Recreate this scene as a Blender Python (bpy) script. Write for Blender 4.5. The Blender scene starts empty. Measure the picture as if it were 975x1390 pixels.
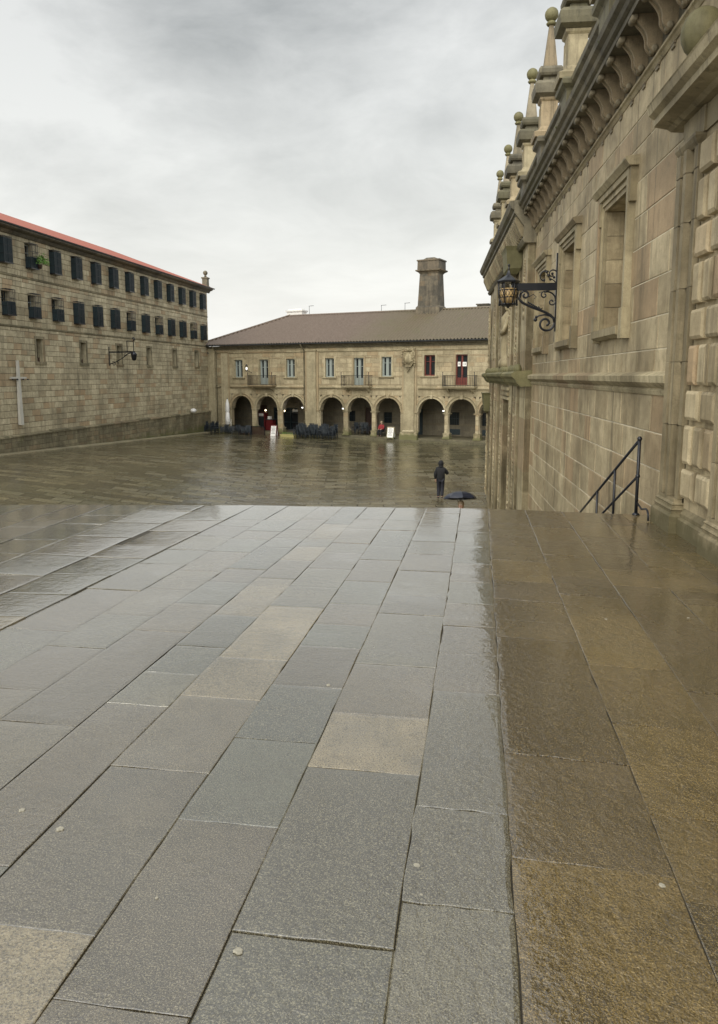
import bpy, bmesh, math, random
from mathutils import Vector, Matrix
random.seed(7)
sc = bpy.context.scene
col = sc.collection
R = math.radians
# ------------------------------------------------------------------ camera model (metres, z = 0 is the upper terrace)
F = 1000.0; PX, PY = 487.5, 650.0; H = 1.6
YAW = R(8.87); PIT = math.atan(140 / 1000)
G = -4.07                                            # lower square
def ray(x, y):
    a = (x - PX) / F; b = -(y - PY) / F
    fy = math.cos(PIT) + math.sin(PIT) * b; z = -math.sin(PIT) + math.cos(PIT) * b
    return (a * math.cos(YAW) - fy * math.sin(YAW), a * math.sin(YAW) + fy * math.cos(YAW), z)
def hitz(x, y, z=0.0):
    d = ray(x, y); t = (z - H) / d[2]; return (d[0] * t, d[1] * t)
TH = R(3.05)
def W(x, y, L):                                      # pixel on a plane parallel to the right-hand wall -> (s, z)
    d = ray(x, y); lx = d[0] * math.cos(TH) + d[1] * math.sin(TH); ly = -d[0] * math.sin(TH) + d[1] * math.cos(TH)
    t = L / lx; return (ly * t, H + d[2] * t)
def Wxy(L, s): return (L * math.cos(TH) - s * math.sin(TH), L * math.sin(TH) + s * math.cos(TH))
CN = (-26.15, 70.8)                                  # far left corner of the square
FA = R(-18.5355)
def Fx(t, y=0): return (CN[0] + t * math.cos(FA) - y * math.sin(FA), CN[1] + t * math.sin(FA) + y * math.cos(FA))

def Fpix(px, py, depth):                             # pixel on a plane `depth` behind the far facade -> (t, z above square)
    d = ray(px, py); ox, oy = Fx(0, depth); u = (math.cos(FA), math.sin(FA))
    det = -d[0] * u[1] + u[0] * d[1]; k = (-ox * u[1] + u[0] * oy) / det
    return ((d[0] * k - ox) * u[0] + (d[1] * k - oy) * u[1], H + d[2] * k - G)
# ------------------------------------------------------------------ helpers
def tag(o, label=None, cat=None, group=None, kind=None):
    if label: o['label'] = label
    if cat: o['category'] = cat
    if group: o['group'] = group
    if kind: o['kind'] = kind
    return o
def empty(name, loc, rz=0.0):
    o = bpy.data.objects.new(name, None); o.empty_display_size = .3
    o.location = loc; o.rotation_euler = (0, 0, rz); col.objects.link(o); return o
class MB:
    def __init__(s): s.v = []; s.f = []; s.m = []; s.t = []; s.sm = []
    def add(s, vs, fs, m=0, tone=None, smooth=False):
        b = len(s.v); s.v.extend([tuple(p) for p in vs])
        if tone is None: tone = (random.random(), random.random(), random.random())
        for f in fs:
            s.f.append([b + i for i in f]); s.m.append(m); s.t.append(tone); s.sm.append(smooth)
    def quad(s, a, b, c, d, m=0, tone=None): s.add([a, b, c, d], [(0, 1, 2, 3)], m, tone)
    def box(s, x0, x1, y0, y1, z0, z1, m=0, tone=None, bev=0):
        if bev <= 0:
            s.add([(x0,y0,z0),(x1,y0,z0),(x1,y1,z0),(x0,y1,z0),(x0,y0,z1),(x1,y0,z1),(x1,y1,z1),(x0,y1,z1)],
                  [(3,2,1,0),(4,5,6,7),(0,1,5,4),(1,2,6,5),(2,3,7,6),(3,0,4,7)], m, tone)
        else:
            s.loft([(z0, 0), (z0 + .0001, 0), (z1 - bev, 0), (z1, bev)], x0, x1, y0, y1, m, tone)
    def loft(s, prof, x0, x1, y0, y1, m=0, tone=None):          # stacked rectangles, prof = [(z, inset)...]
        vs = []; fs = []
        for z, i in prof: vs += [(x0+i,y0+i,z),(x1-i,y0+i,z),(x1-i,y1-i,z),(x0+i,y1-i,z)]
        n = len(prof)
        for k in range(n-1):
            for j in range(4): fs.append((4*k+j, 4*k+(j+1)%4, 4*k+4+(j+1)%4, 4*k+4+j))
        fs.append((3,2,1,0)); fs.append((4*n-4,4*n-3,4*n-2,4*n-1))
        s.add(vs, fs, m, tone)
    def lathe(s, prof, c, n=12, m=0, tone=None, smooth=True):   # prof = [(r,z)...]
        vs = []; fs = []
        for r, z in prof:
            for j in range(n):
                a = 2*math.pi*j/n; vs.append((c[0]+r*math.cos(a), c[1]+r*math.sin(a), c[2]+z))
        for k in range(len(prof)-1):
            for j in range(n): fs.append((k*n+j, k*n+(j+1)%n, (k+1)*n+(j+1)%n, (k+1)*n+j))
        fs.append(tuple(range(n-1,-1,-1))); fs.append(tuple((len(prof)-1)*n+j for j in range(n)))
        s.add(vs, fs, m, tone, smooth)
    def ball(s, c, r, n=14, m=0, tone=None, sc_=(1,1,1)):
        k = max(4, n//2); prof = []
        vs = []; fs = []
        for i in range(k+1):
            a = math.pi*i/k; rr = max(.001, math.sin(a)); z = -math.cos(a)
            for j in range(n):
                b = 2*math.pi*j/n; vs.append((c[0]+r*sc_[0]*rr*math.cos(b), c[1]+r*sc_[1]*rr*math.sin(b), c[2]+r*sc_[2]*z))
        for i in range(k):
            for j in range(n): fs.append((i*n+j, i*n+(j+1)%n, (i+1)*n+(j+1)%n, (i+1)*n+j))
        s.add(vs, fs, m, tone, True)
    def tube(s, pts, r, n=8, m=0, tone=None, r2=None, flat=None):
        pts = [Vector(p) for p in pts]; vs = []; fs = []; N = len(pts)
        up = None
        for i, p in enumerate(pts):
            d = (pts[min(i+1,N-1)] - pts[max(i-1,0)]).normalized()
            if up is None: up = d.orthogonal().normalized()
            up = (up - d*up.dot(d)).normalized(); sd = d.cross(up)
            rr = r if r2 is None else r + (r2-r)*i/max(1,N-1)
            for j in range(n):
                a = 2*math.pi*j/n; vs.append(p + up*rr*math.cos(a) + sd*rr*math.sin(a))
        for i in range(N-1):
            for j in range(n): fs.append((i*n+j, i*n+(j+1)%n, (i+1)*n+(j+1)%n, (i+1)*n+j))
        fs.append(tuple(range(n-1,-1,-1))); fs.append(tuple((N-1)*n+j for j in range(n)))
        s.add(vs, fs, m, tone, True)
    def extrude(s, poly, axis, a0, a1, m=0, tone=None, smooth=False):   # poly 2-D, axis 'x','y','z' the extrusion axis
        def P(p, a):
            return (a,p[0],p[1]) if axis=='x' else (p[0],a,p[1]) if axis=='y' else (p[0],p[1],a)
        n = len(poly); vs = [P(p,a0) for p in poly]+[P(p,a1) for p in poly]
        fs = [(j,(j+1)%n,n+(j+1)%n,n+j) for j in range(n)]+[tuple(range(n-1,-1,-1)), tuple(range(n,2*n))]
        s.add(vs, fs, m, tone, smooth)
    def build(s, name, mats, parent=None, off=(0,0,0), fix=True):
        me = bpy.data.meshes.new(name)
        me.from_pydata([(a-off[0], b-off[1], c-off[2]) for a,b,c in s.v], [], s.f)
        if not isinstance(mats, (list, tuple)): mats = [mats]
        for m in mats: me.materials.append(m)
        at = me.attributes.new('tone', 'FLOAT_COLOR', 'CORNER')
        dat = []
        for p, mi, t, sm in zip(me.polygons, s.m, s.t, s.sm):
            p.material_index = mi; p.use_smooth = sm
            for _ in range(p.loop_total): dat.extend((t[0], t[1], t[2], 1.0))
        at.data.foreach_set('color', dat)
        me.update()
        if fix:
            bm = bmesh.new(); bm.from_mesh(me); bmesh.ops.recalc_face_normals(bm, faces=bm.faces); bm.to_mesh(me); bm.free()
        o = bpy.data.objects.new(name, me); col.objects.link(o)
        if parent: o.parent = parent
        return o
def dup(o, parent=None):
    c = o.copy(); col.objects.link(c)
    if parent is not None: c.parent = parent
    for ch in list(o.children): dup(ch, c)
    return c
def subtract(iv, a, b):
    out = []
    for p, q in iv:
        if b <= p or a >= q: out.append((p, q)); continue
        if a > p: out.append((p, a))
        if b < q: out.append((b, q))
    return out
def ashlar(mb, o, u, n, u0, u1, z0, z1, holes=(), h=(.3,.42), w=(.45,.95), gap=.012, dep=.008, bev=.010, depv=.006, mo=1, bm_=0, minw=.12):
    """courses of individual stone blocks; holes = [(u0,u1,z0,z1)]"""
    o = Vector(o); u = Vector(u); n = Vector(n); Z = Vector((0,0,1))
    P = lambda a, z, d: o + u*a + Z*z + n*d
    hz = sorted({round(z, 4) for q in holes for z in q[2:4] if z0 < z < z1} | {z0, z1})
    rows = [z0]
    for a, b in zip(hz[:-1], hz[1:]):
        k = max(1, round((b-a)/((h[0]+h[1])/2)))
        cuts = [random.uniform(h[0], h[1]) for _ in range(k)]; s_ = sum(cuts); z = a
        for c in cuts: z += c*(b-a)/s_; rows.append(z)
    for za, zb in zip(rows[:-1], rows[1:]):
        zm = (za+zb)/2; iv = [(u0, u1)]
        for q in holes:
            if q[2] < zm < q[3]: iv = subtract(iv, q[0], q[1])
        rowt = random.random()
        for a, b in iv:
            mb.add([P(a,za,0),P(b,za,0),P(b,zb,0),P(a,zb,0)], [(0,1,2,3)], mo, (.5,.5,.5))
            x = a; first = True
            while x < b-1e-4:
                ww = random.uniform(*w)*(random.uniform(.3,1) if first else 1); first = False
                if b-(x+ww) < minw*2: ww = b-x
                y = x+ww; g = gap/2
                if y-x > 3*gap:
                    d = dep+random.uniform(0, depv); B = bev
                    dd = [d+random.uniform(-.002,.002) for _ in range(4)]
                    vs = [P(x+g,za+g,0),P(y-g,za+g,0),P(y-g,zb-g,0),P(x+g,zb-g,0),
                          P(x+g+B,za+g+B,dd[0]),P(y-g-B,za+g+B,dd[1]),P(y-g-B,zb-g-B,dd[2]),P(x+g+B,zb-g-B,dd[3])]
                    mb.add(vs, [(4,5,6,7),(0,1,5,4),(1,2,6,5),(2,3,7,6),(3,0,4,7)], bm_, (min(1,max(0,.75*random.random()+.25*rowt)), random.random(), random.random()))
                x = y
# ------------------------------------------------------------------ materials
def newmat(name):
    m = bpy.data.materials.new(name); m.use_nodes = True; nt = m.node_tree
    return m, nt, nt.nodes['Principled BSDF']
class N:
    def __init__(s, nt): s.nt = nt
    def n(s, t, **k):
        x = s.nt.nodes.new(t)
        for a, b in k.items():
            if a.startswith('i_'):
                x.inputs[a[2:].replace('_',' ')].default_value = b
            else: setattr(x, a, b)
        return x
    def l(s, a, b): s.nt.links.new(a, b)
    def noise(s, vec, scale, detail=4, rough=.55, sx=None):
        if sx:
            mp = s.n('ShaderNodeMapping'); mp.inputs['Scale'].default_value = sx; s.l(vec, mp.inputs[0]); vec = mp.outputs[0]
        x = s.n('ShaderNodeTexNoise'); x.inputs['Scale'].default_value = scale; x.inputs['Detail'].default_value = detail; x.inputs['Roughness'].default_value = rough
        s.l(vec, x.inputs['Vector']); return x.outputs['Fac']
    def ramp(s, f, a, b, lo=0., hi=1.):
        x = s.n('ShaderNodeMapRange'); x.clamp = True
        s.l(f, x.inputs[0]); x.inputs[1].default_value = a; x.inputs[2].default_value = b; x.inputs[3].default_value = lo; x.inputs[4].default_value = hi
        return x.outputs[0]
    def math(s, op, a, b=0.):
        x = s.n('ShaderNodeMath', operation=op)
        for i, v in enumerate((a, b)):
            if isinstance(v, (int, float)): x.inputs[i].default_value = v
            else: s.l(v, x.inputs[i])
        return x.outputs[0]
    def mix(s, f, a, b, mode='MIX'):
        x = s.n('ShaderNodeMix', data_type='RGBA', blend_type=mode)
        for i, v in ((0, f), (6, a), (7, b)):
            if isinstance(v, (int, float)): x.inputs[i].default_value = v
            elif isinstance(v, tuple): x.inputs[i].default_value = (*v[:3], 1)
            else: s.l(v, x.inputs[i])
        return x.outputs[2]
    def bump(s, h, strength, dist, prev=None):
        x = s.n('ShaderNodeBump'); x.inputs['Strength'].default_value = strength; x.inputs['Distance'].default_value = dist
        s.l(h, x.inputs['Height'])
        if prev is not None: s.l(prev, x.inputs['Normal'])
        return x.outputs[0]
def stone(name, dark, light, odd, moss=(.10,.11,.035), mossamt=.5, rough=.62, stain=.55, mortar=False, grain=90, mzone=None, streak=(3.,3.,.35)):
    m, nt, bs = newmat(name); g = N(nt)
    tc = g.n('ShaderNodeTexCoord').outputs['Object']
    at = g.n('ShaderNodeAttribute', attribute_name='tone'); sp = g.n('ShaderNodeSeparateColor'); g.l(at.outputs['Color'], sp.inputs[0])
    big = g.noise(tc, .55, 5, .6); mid = g.noise(tc, 3.2, 5, .62); fine = g.noise(tc, grain, 3, .7); st = g.noise(tc, 1.0, 5, .65, streak); st2 = g.noise(tc, 1.0, 6, .7, (7., 7., .28))
    f = g.math('ADD', g.math('MULTIPLY', sp.outputs[0], .60), g.math('MULTIPLY', g.ramp(mid, .3, .7), .55)); f = g.math('SUBTRACT', f, .08)
    c = g.mix(f, dark, light)
    c = g.mix(g.ramp(sp.outputs[1], .72, .95, 0, .75), c, odd)
    c = g.mix(g.math('MULTIPLY', g.ramp(g.noise(tc, 7., 6, .72), .52, .70), .45), c, tuple(x*.6 for x in dark))
    c = g.mix(g.ramp(big, .45, .68, 0, stain), c, tuple(x*.48 for x in dark))
    c = g.mix(g.ramp(st, .50, .72, 0, stain*.9), c, tuple(x*.42 for x in dark))
    c = g.mix(g.ramp(st2, .54, .70, 0, min(.8, stain*1.2)), c, tuple(x*.30 for x in dark))
    mm = g.ramp(g.noise(tc, 1.3, 6, .7), .60, .72, 0, mossamt)
    if mzone:
        sz = g.n('ShaderNodeSeparateXYZ'); g.l(tc, sz.inputs[0])
        lowz = g.ramp(sz.outputs[2], mzone[1], mzone[0], 1, 0)
        mm = g.math('MAXIMUM', mm, g.math('MULTIPLY', g.ramp(g.math('ADD', g.noise(tc, 1.1, 6, .7), g.math('MULTIPLY', lowz, .5)), .68, .86), .8))
    c = g.mix(mm, c, moss)
    c = g.mix(g.ramp(fine, .35, .7, 0, .30), c, tuple(x*.45 for x in dark))
    g.l(c, bs.inputs['Base Color']); bs.inputs['Roughness'].default_value = rough; bs.inputs['Specular IOR Level'].default_value = .35
    b = g.bump(g.math('ADD', g.math('MULTIPLY', fine, .4), g.noise(tc, 22, 5, .7)), .55, .012)
    g.l(b, bs.inputs['Normal'])
    return m
def plain(name, c, rough=.6, metal=0., var=.3, sc_=12., bump=.1, emit=None, es=1., coat=0.):
    m, nt, bs = newmat(name); g = N(nt); tc = g.n('ShaderNodeTexCoord').outputs['Object']
    n = g.noise(tc, sc_, 5, .65)
    g.l(g.mix(g.ramp(n, .35, .7, 0, var), c, tuple(x*.45 for x in c)), bs.inputs['Base Color'])
    bs.inputs['Roughness'].default_value = rough; bs.inputs['Metallic'].default_value = metal
    bs.inputs['Coat Weight'].default_value = coat
    if bump: g.l(g.bump(g.noise(tc, sc_*4, 3), bump, .01), bs.inputs['Normal'])
    if emit: bs.inputs['Emission Color'].default_value = (*emit, 1); bs.inputs['Emission Strength'].default_value = es
    return m
M = {}
M['wall_r'] = stone('tan_granite', (.27,.215,.125), (.66,.565,.37), (.40,.28,.165), mossamt=.22, stain=.75)
M['mortar_r'] = plain('pale_mortar', (.66,.60,.45), .85, var=.6, sc_=3)
M['trim_r'] = stone('carved_granite', (.26,.215,.125), (.56,.49,.32), (.36,.26,.16), mossamt=.5, stain=.72)
M['dark_r'] = stone('weathered_shaded_cornice_granite', (.085,.078,.055), (.27,.24,.165), (.14,.13,.07), mossamt=.35, stain=.6)  # weathered tone, darkened further to carry soffit and recess shade
M['trim_base'] = stone('damp_carved_granite', (.20,.165,.095), (.46,.39,.25), (.36,.26,.16), mossamt=.35, stain=.75, moss=(.085,.078,.035), mzone=(4.75,3.8))
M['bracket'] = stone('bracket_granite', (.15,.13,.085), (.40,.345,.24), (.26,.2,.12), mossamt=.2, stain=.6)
M['moss'] = stone('mossy_granite', (.13,.125,.055), (.30,.27,.14), (.2,.18,.1), mossamt=.6, stain=.5)
M['wall_l'] = stone('monastery_granite', (.32,.275,.175), (.72,.63,.43), (.40,.27,.15), mossamt=.15, stain=.55, streak=(1.5,1.5,.25), grain=30)
M['mortar_l'] = plain('dark_mortar', (.15,.125,.08), .9, var=.4, sc_=3)
M['base_l'] = stone('damp_granite', (.14,.125,.075), (.36,.31,.195), (.26,.19,.11), mossamt=.5, stain=.7, mzone=(1.5,.0), grain=30)
M['wall_f'] = stone('arcade_granite', (.29,.245,.15), (.60,.52,.35), (.42,.31,.18), mossamt=.15, stain=.45, streak=(1.2,1.2,.2), mzone=(1.6,.3), grain=30)
M['mortar_f'] = plain('arcade_mortar', (.24,.20,.13), .9, var=.4, sc_=3)
M['trim_f'] = stone('arcade_trim_granite', (.29,.25,.155), (.56,.49,.33), (.36,.27,.16), mossamt=.25, stain=.4, mzone=(1.2,.3), grain=30)
M['chim'] = stone('chimney_granite', (.075,.070,.055), (.26,.215,.145), (.22,.15,.08), mossamt=.3, stain=.7, grain=30)
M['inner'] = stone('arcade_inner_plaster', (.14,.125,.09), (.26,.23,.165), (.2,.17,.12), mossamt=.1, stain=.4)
M['teal'] = plain('dark_teal_paint', (.018,.036,.044), .5, var=.4)
M['iron'] = plain('black_wrought_iron', (.012,.014,.020), .35, metal=.4, var=.3, coat=.3)
M['glass'] = plain('dark_window_glass', (.02,.025,.028), .08, var=.1, bump=0)
M['void'] = plain('dark_interior', (.02,.018,.015), .9)
M['whitewood'] = plain('pale_blue_white_window_paint', (.29,.33,.31), .5, var=.2)
M['redwood'] = plain('oxblood_window_paint', (.15,.028,.018), .45, var=.3)
M['white'] = plain('white_paint', (.74,.73,.70), .5, var=.15)
M['paper'] = plain('white_paper', (.80,.80,.78), .7, var=.05)
M['gum'] = plain('trodden_gum', (.38,.36,.29), .8, var=.5, sc_=60)
M['marble'] = plain('grey_white_marble', (.52,.50,.44), .5, var=.25, sc_=3)
M['gutter'] = plain('dark_grey_gutter', (.05,.055,.06), .4, var=.3)
M['cloth_black'] = plain('black_jacket_cloth', (.010,.011,.014), .8, var=.4, sc_=20)
M['cloth_navy'] = plain('dark_navy_trouser_cloth', (.014,.016,.025), .8, var=.4, sc_=20)
M['cloth_beige'] = plain('pale_beige_cloth', (.55,.47,.38), .85, var=.2, sc_=20)
M['cloth_red'] = plain('red_jacket_cloth', (.26,.025,.03), .8, var=.2, sc_=20)
M['skin'] = plain('skin', (.50,.31,.23), .5, var=.1, sc_=20, bump=0)
M['hair'] = plain('fair_hair', (.32,.24,.15), .6, var=.5, sc_=40)
M['brolly'] = plain('navy_umbrella_nylon', (.010,.014,.030), .45, var=.2, coat=.15)
M['chair'] = plain('dark_blue_black_rattan', (.016,.024,.032), .5, var=.4, sc_=30, coat=.2)
M['wood_dark'] = plain('dark_red_brown_wood', (.055,.030,.022), .5, var=.4)
M['leaf'] = plain('fresh_green_leaf', (.10,.22,.03), .5, var=.5, sc_=9)
M['leafdull'] = plain('dull_olive_moss', (.09,.10,.035), .8, var=.6, sc_=9)
M['soil'] = plain('potting_soil', (.04,.03,.02), .9)
M['screen'] = plain('blue_lit_screen', (.0,.0,.05), .3, var=0, bump=0, emit=(.0,.02,.75), es=1.1)
M['bulb'] = plain('warm_lit_bulb', (.9,.8,.6), .3, var=0, bump=0, emit=(1.,.80,.50), es=5.)
M['cold'] = plain('white_lit_lens', (.9,.9,.9), .3, var=0, bump=0, emit=(1.,1.,.95), es=2.2)
M['amber'] = plain('amber_lantern_glass', (.42,.30,.14), .25, var=.3, sc_=8, bump=0, emit=(1.,.62,.22), es=.05)
M['redpaint'] = plain('red_painted_metal', (.11,.012,.014), .35, var=.2)
M['yellow'] = plain('pale_yellow_plastic', (.55,.50,.22), .4, var=.2)
M['kerb'] = stone('kerb_granite', (.26,.23,.15), (.42,.37,.24), (.3,.25,.16), mossamt=.4, stain=.4, rough=.4)
M['render'] = plain('cream_render', (.58,.55,.46), .8, var=.35, sc_=1.5)

def tiles(name, a, b, mossc, mossx=None, mcol=.75):
    m, nt, bs = newmat(name); g = N(nt); tc = g.n('ShaderNodeTexCoord').outputs['Object']
    br = g.n('ShaderNodeTexBrick'); mp = g.n('ShaderNodeMapping'); g.l(tc, mp.inputs[0]); g.l(mp.outputs[0], br.inputs['Vector'])
    br.inputs['Scale'].default_value = 1.; br.inputs['Brick Width'].default_value = .22; br.inputs['Row Height'].default_value = .33; br.inputs['Mortar Size'].default_value = .02
    br.inputs['Color1'].default_value = (0,0,0,1); br.inputs['Color2'].default_value = (1,1,1,1); br.inputs['Mortar'].default_value = (.2,.2,.2,1); br.offset = 0
    c = g.mix(g.math('MULTIPLY', g.ramp(g.noise(tc, 6, 5, .7), .3, .7), .8), a, b)
    c = g.mix(g.math('MULTIPLY', br.outputs['Color'], .35), c, b)
    mk = g.ramp(g.noise(tc, .9, 6, .75), .42, .62, 0, mcol)
    if mossx:
        sx = g.n('ShaderNodeSeparateXYZ'); g.l(tc, sx.inputs[0])
        e = g.ramp(g.math('ADD', sx.outputs[0], g.math('MULTIPLY', g.noise(tc, .5, 4), 3.)), mossx[0], mossx[1])
        mk = g.math('MULTIPLY', g.math('MAXIMUM', mk, .45), g.math('MAXIMUM', e, .12))
    c = g.mix(mk, c, mossc)
    g.l(c, bs.inputs['Base Color']); bs.inputs['Roughness'].default_value = .5
    g.l(g.bump(g.noise(tc, 25, 4), .4, .02), bs.inputs['Normal'])
    return m
M['tile_f'] = tiles('weathered_clay_tiles', (.100,.070,.052), (.19,.145,.115), (.12,.11,.055), (15.5, 20.))
M['tile_l'] = tiles('bright_red_clay_tiles', (.27,.070,.045), (.34,.115,.08), (.20,.14,.10), None, .25)

def wetstone(name, cols, moss, rlo, rhi, pit, pitd, coatw=.6, pools=.6, grain=230., ior=1.5):
    """granite paving under a film of rain; cols = four colours picked by the slab's own tone"""
    m, nt, bs = newmat(name); g = N(nt); tc = g.n('ShaderNodeTexCoord').outputs['Object']
    at = g.n('ShaderNodeAttribute', attribute_name='tone'); sp = g.n('ShaderNodeSeparateColor'); g.l(at.outputs['Color'], sp.inputs[0])
    c = g.mix(g.ramp(sp.outputs[0], .25, .45), cols[0], cols[1]); c = g.mix(g.ramp(sp.outputs[0], .5, .72), c, cols[2]); c = g.mix(g.ramp(sp.outputs[0], .86, .95), c, cols[3])
    v = g.ramp(sp.outputs[1], 0, 1, .72, 1.30)
    hv = g.n('ShaderNodeHueSaturation'); g.l(c, hv.inputs['Color']); g.l(v, hv.inputs['Value']); c = hv.outputs[0]
    blot = g.noise(tc, 1.6, 6, .65); c = g.mix(g.ramp(blot, .44, .66, 0, .60), c, moss)
    fine = g.noise(tc, grain, 2, .6); fin2 = g.noise(tc, grain*.62, 3, .6)
    c = g.mix(g.ramp(g.noise(tc, 1.1, 4, .6), .55, .72, 0, .28), c, cols[3])
    c = g.mix(g.ramp(g.noise(tc, 13., 7, .78), .50, .64, 0, .50), c, tuple(x*.42 for x in cols[0]))
    c = g.mix(g.ramp(fine, .50, .64, 0, .62), c, tuple(min(1, x*3.2+.02) for x in cols[1]))
    c = g.mix(g.ramp(fin2, .49, .60, 0, .62), c, tuple(x*.26 for x in cols[0]))
    g.l(c, bs.inputs['Base Color'])
    wet = g.noise(tc, .8, 5, .65)
    r = g.math('MULTIPLY', g.ramp(wet, .40, .62, rhi, rlo), g.ramp(sp.outputs[2], 0, 1, .55, 1.5))
    g.l(r, bs.inputs['Roughness']); bs.inputs['Specular IOR Level'].default_value = .6; bs.inputs['IOR'].default_value = ior
    bs.inputs['Coat Weight'].default_value = coatw; bs.inputs['Coat IOR'].default_value = 1.62
    g.l(g.math('MULTIPLY', r, .40), bs.inputs['Coat Roughness'])
    pool = g.ramp(g.noise(tc, 1.3, 4, .6), .52, .66, 1., 1.-pools)
    hgt = g.math('ADD', g.math('MULTIPLY', g.noise(tc, pit, 4, .62), 1.0), g.math('MULTIPLY', fin2, .28))
    hgt = g.math('MULTIPLY', hgt, pool)
    b1 = g.bump(hgt, 1., pitd)
    b2 = g.bump(g.noise(tc, 4.5, 3, .5), .4, .006, b1)
    g.l(b2, bs.inputs['Normal'])
    b3 = g.bump(g.math('ADD', g.math('MULTIPLY', g.noise(tc, pit*.5, 4, .65), pool), g.math('MULTIPLY', g.noise(tc, 2.6, 2, .5), 1.6)), .6, pitd*.28)
    g.l(b3, bs.inputs['Coat Normal'])
    return m
M['pave'] = wetstone('wet_grey_granite', [(.108,.085,.050),(.110,.099,.062),(.080,.083,.058),(.235,.190,.110)], (.050,.043,.024), .03, .26, 26., .0072, 1., ior=1.95)
M['pave_b'] = wetstone('wet_ochre_granite', [(.062,.043,.014),(.118,.083,.026),(.078,.057,.019),(.200,.138,.042)], (.030,.023,.008), .05, .34, 24., .016, 1., ior=1.75)
M['joint'] = plain('dirt_joint', (.050,.042,.027), .7, var=.7, sc_=5)
M['step'] = wetstone('wet_step_granite', [(.11,.10,.07)]*4, (.07,.07,.045), .2, .45, 30., .006)

def plaza_mat():
    m, nt, bs = newmat('wet_plaza_flagstones'); g = N(nt); tc = g.n('ShaderNodeTexCoord').outputs['Object']
    mp = g.n('ShaderNodeMapping'); mp.inputs['Rotation'].default_value = (0,0,R(-9)); g.l(tc, mp.inputs[0])
    br = g.n('ShaderNodeTexBrick'); g.l(mp.outputs[0], br.inputs['Vector'])
    br.inputs['Scale'].default_value = 1.; br.inputs['Brick Width'].default_value = 1.15; br.inputs['Row Height'].default_value = .62; br.inputs['Mortar Size'].default_value = .035
    br.inputs['Color1'].default_value = (.048,.042,.022,1); br.inputs['Color2'].default_value = (.185,.158,.085,1); br.inputs['Mortar'].default_value = (.03,.026,.016,1)
    c = g.mix(g.ramp(g.noise(tc, .25, 5, .6), .4, .65, 0, .5), br.outputs['Color'], (.060,.062,.030))
    c = g.mix(g.ramp(g.noise(tc, 30, 3, .6), .45, .65, 0, .4), c, (.03,.026,.016))
    g.l(c, bs.inputs['Base Color'])
    wet = g.noise(tc, .35, 6, .7)
    sb = g.n('ShaderNodeSeparateColor'); g.l(br.outputs['Color'], sb.inputs[0])
    r = g.math('MULTIPLY', g.ramp(wet, .42, .60, .30, .06), g.ramp(sb.outputs[0], .03, .15, .5, 1.7))
    g.l(r, bs.inputs['Roughness']); bs.inputs['Specular IOR Level'].default_value = .5
    bs.inputs['Coat Weight'].default_value = .6; bs.inputs['Coat IOR'].default_value = 1.33; bs.inputs['Coat Roughness'].default_value = .08
    h = g.math('ADD', g.noise(tc, 1.1, 4, .6), g.math('MULTIPLY', br.outputs['Fac'], -.7))
    b1 = g.bump(h, .7, .085)
    b2 = g.bump(g.noise(tc, 5.5, 5, .65), .5, .028, b1)
    g.l(b2, bs.inputs['Normal']); g.l(b2, bs.inputs['Coat Normal'])
    return m
M['plaza'] = plaza_mat()

# ------------------------------------------------------------------ ground
def sstep(a, b, x):
    t = min(1, max(0, (x-a)/(b-a))); return t*t*(3-2*t)
def rise(X, Y): return max(0., .0345*(73.5-Y))*sstep(-7., -25., X)*(1 if X > -40 else 1)
mb = MB()
xs = [-60,-45]+[-40+2*i for i in range(36)]+[40,60]; ys = [10+2*i for i in range(33)]+[80,95,120]
vs = [(x, y, G+rise(x, y)) for y in ys for x in xs]; nx = len(xs)
mb.add(vs, [(j*nx+i, j*nx+i+1, (j+1)*nx+i+1, (j+1)*nx+i) for j in range(len(ys)-1) for i in range(nx-1)], 0, (.5,.5,.5), True)
tag(mb.build('lower_plaza', M['plaza']), kind='structure')
mb = MB(); mb.quad((-900,-700,G-.25),(900,-700,G-.25),(900,1500,G-.25),(-900,1500,G-.25))
tag(mb.build('ground', M['joint']), kind='structure')

EDGE = lambda X: 8.98+.09*(X-.19)
def zt(X):
    if X > .10: return -.030*(X-.10)
    if X < -3.3: return -.010*(-3.3-X)
    return 0.
# paving strips traced from joint lines
LN = [  # each: two pixels of one long joint, right to left
 ((847,697),(970,780)), ((825,707),(975,858)), ((763,692),(969,981)), ((713,692),(957.7,1281)), ((663,700),(703,1299)),
 ((620,725),(534,1299)), ((523,810),(300,1294)), ((459,800),(115,1291)), ((374,813.5),(0,1189)), ((321.5,807),(0,1071)),
 ((247,812),(0,976)), ((194.6,800),(0,912)), ((91,813.5),(0,852.5)) ]
lines = []
for a, b in LN:
    p = hitz(*a); q = hitz(*b); k = (p[0]-q[0])/(p[1]-q[1]); k = max(-.06, min(.06, k)); Xm = (p[0]+q[0])/2; Ym = (p[1]+q[1])/2
    lines.append((Xm-k*Ym, k))
lines.insert(0, (2.72, -.0535))
while lines[-1][0] > -30: lines.append((lines[-1][0]-random.uniform(.40,.62), lines[-1][1]*.6))
KJ = {  # strip index -> pixel rows of its cross joints, far to near
 3:[768,790,824,879.6,933.5], 4:[713,731.7,750.7,780,804.6,834,900.8,980.8,1106,1227], 5:[710,726.7,740,760,788,813.5,841.5,865.4,925,1026.9,1173],
 6:[722,742,765,790,820,850,888,940,1100,1231], 7:[735,752,775,808.5,834,903,971,1046], 8:[742,760,789,820,848,878,932,1005,1117],
 9:[750,772,797,824,894,947,1044,1259], 10:[760,785,835,877,913,956,1169], 11:[790,820,857,981], 12:[800,835,878,934], 13:[800,854] }
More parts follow.
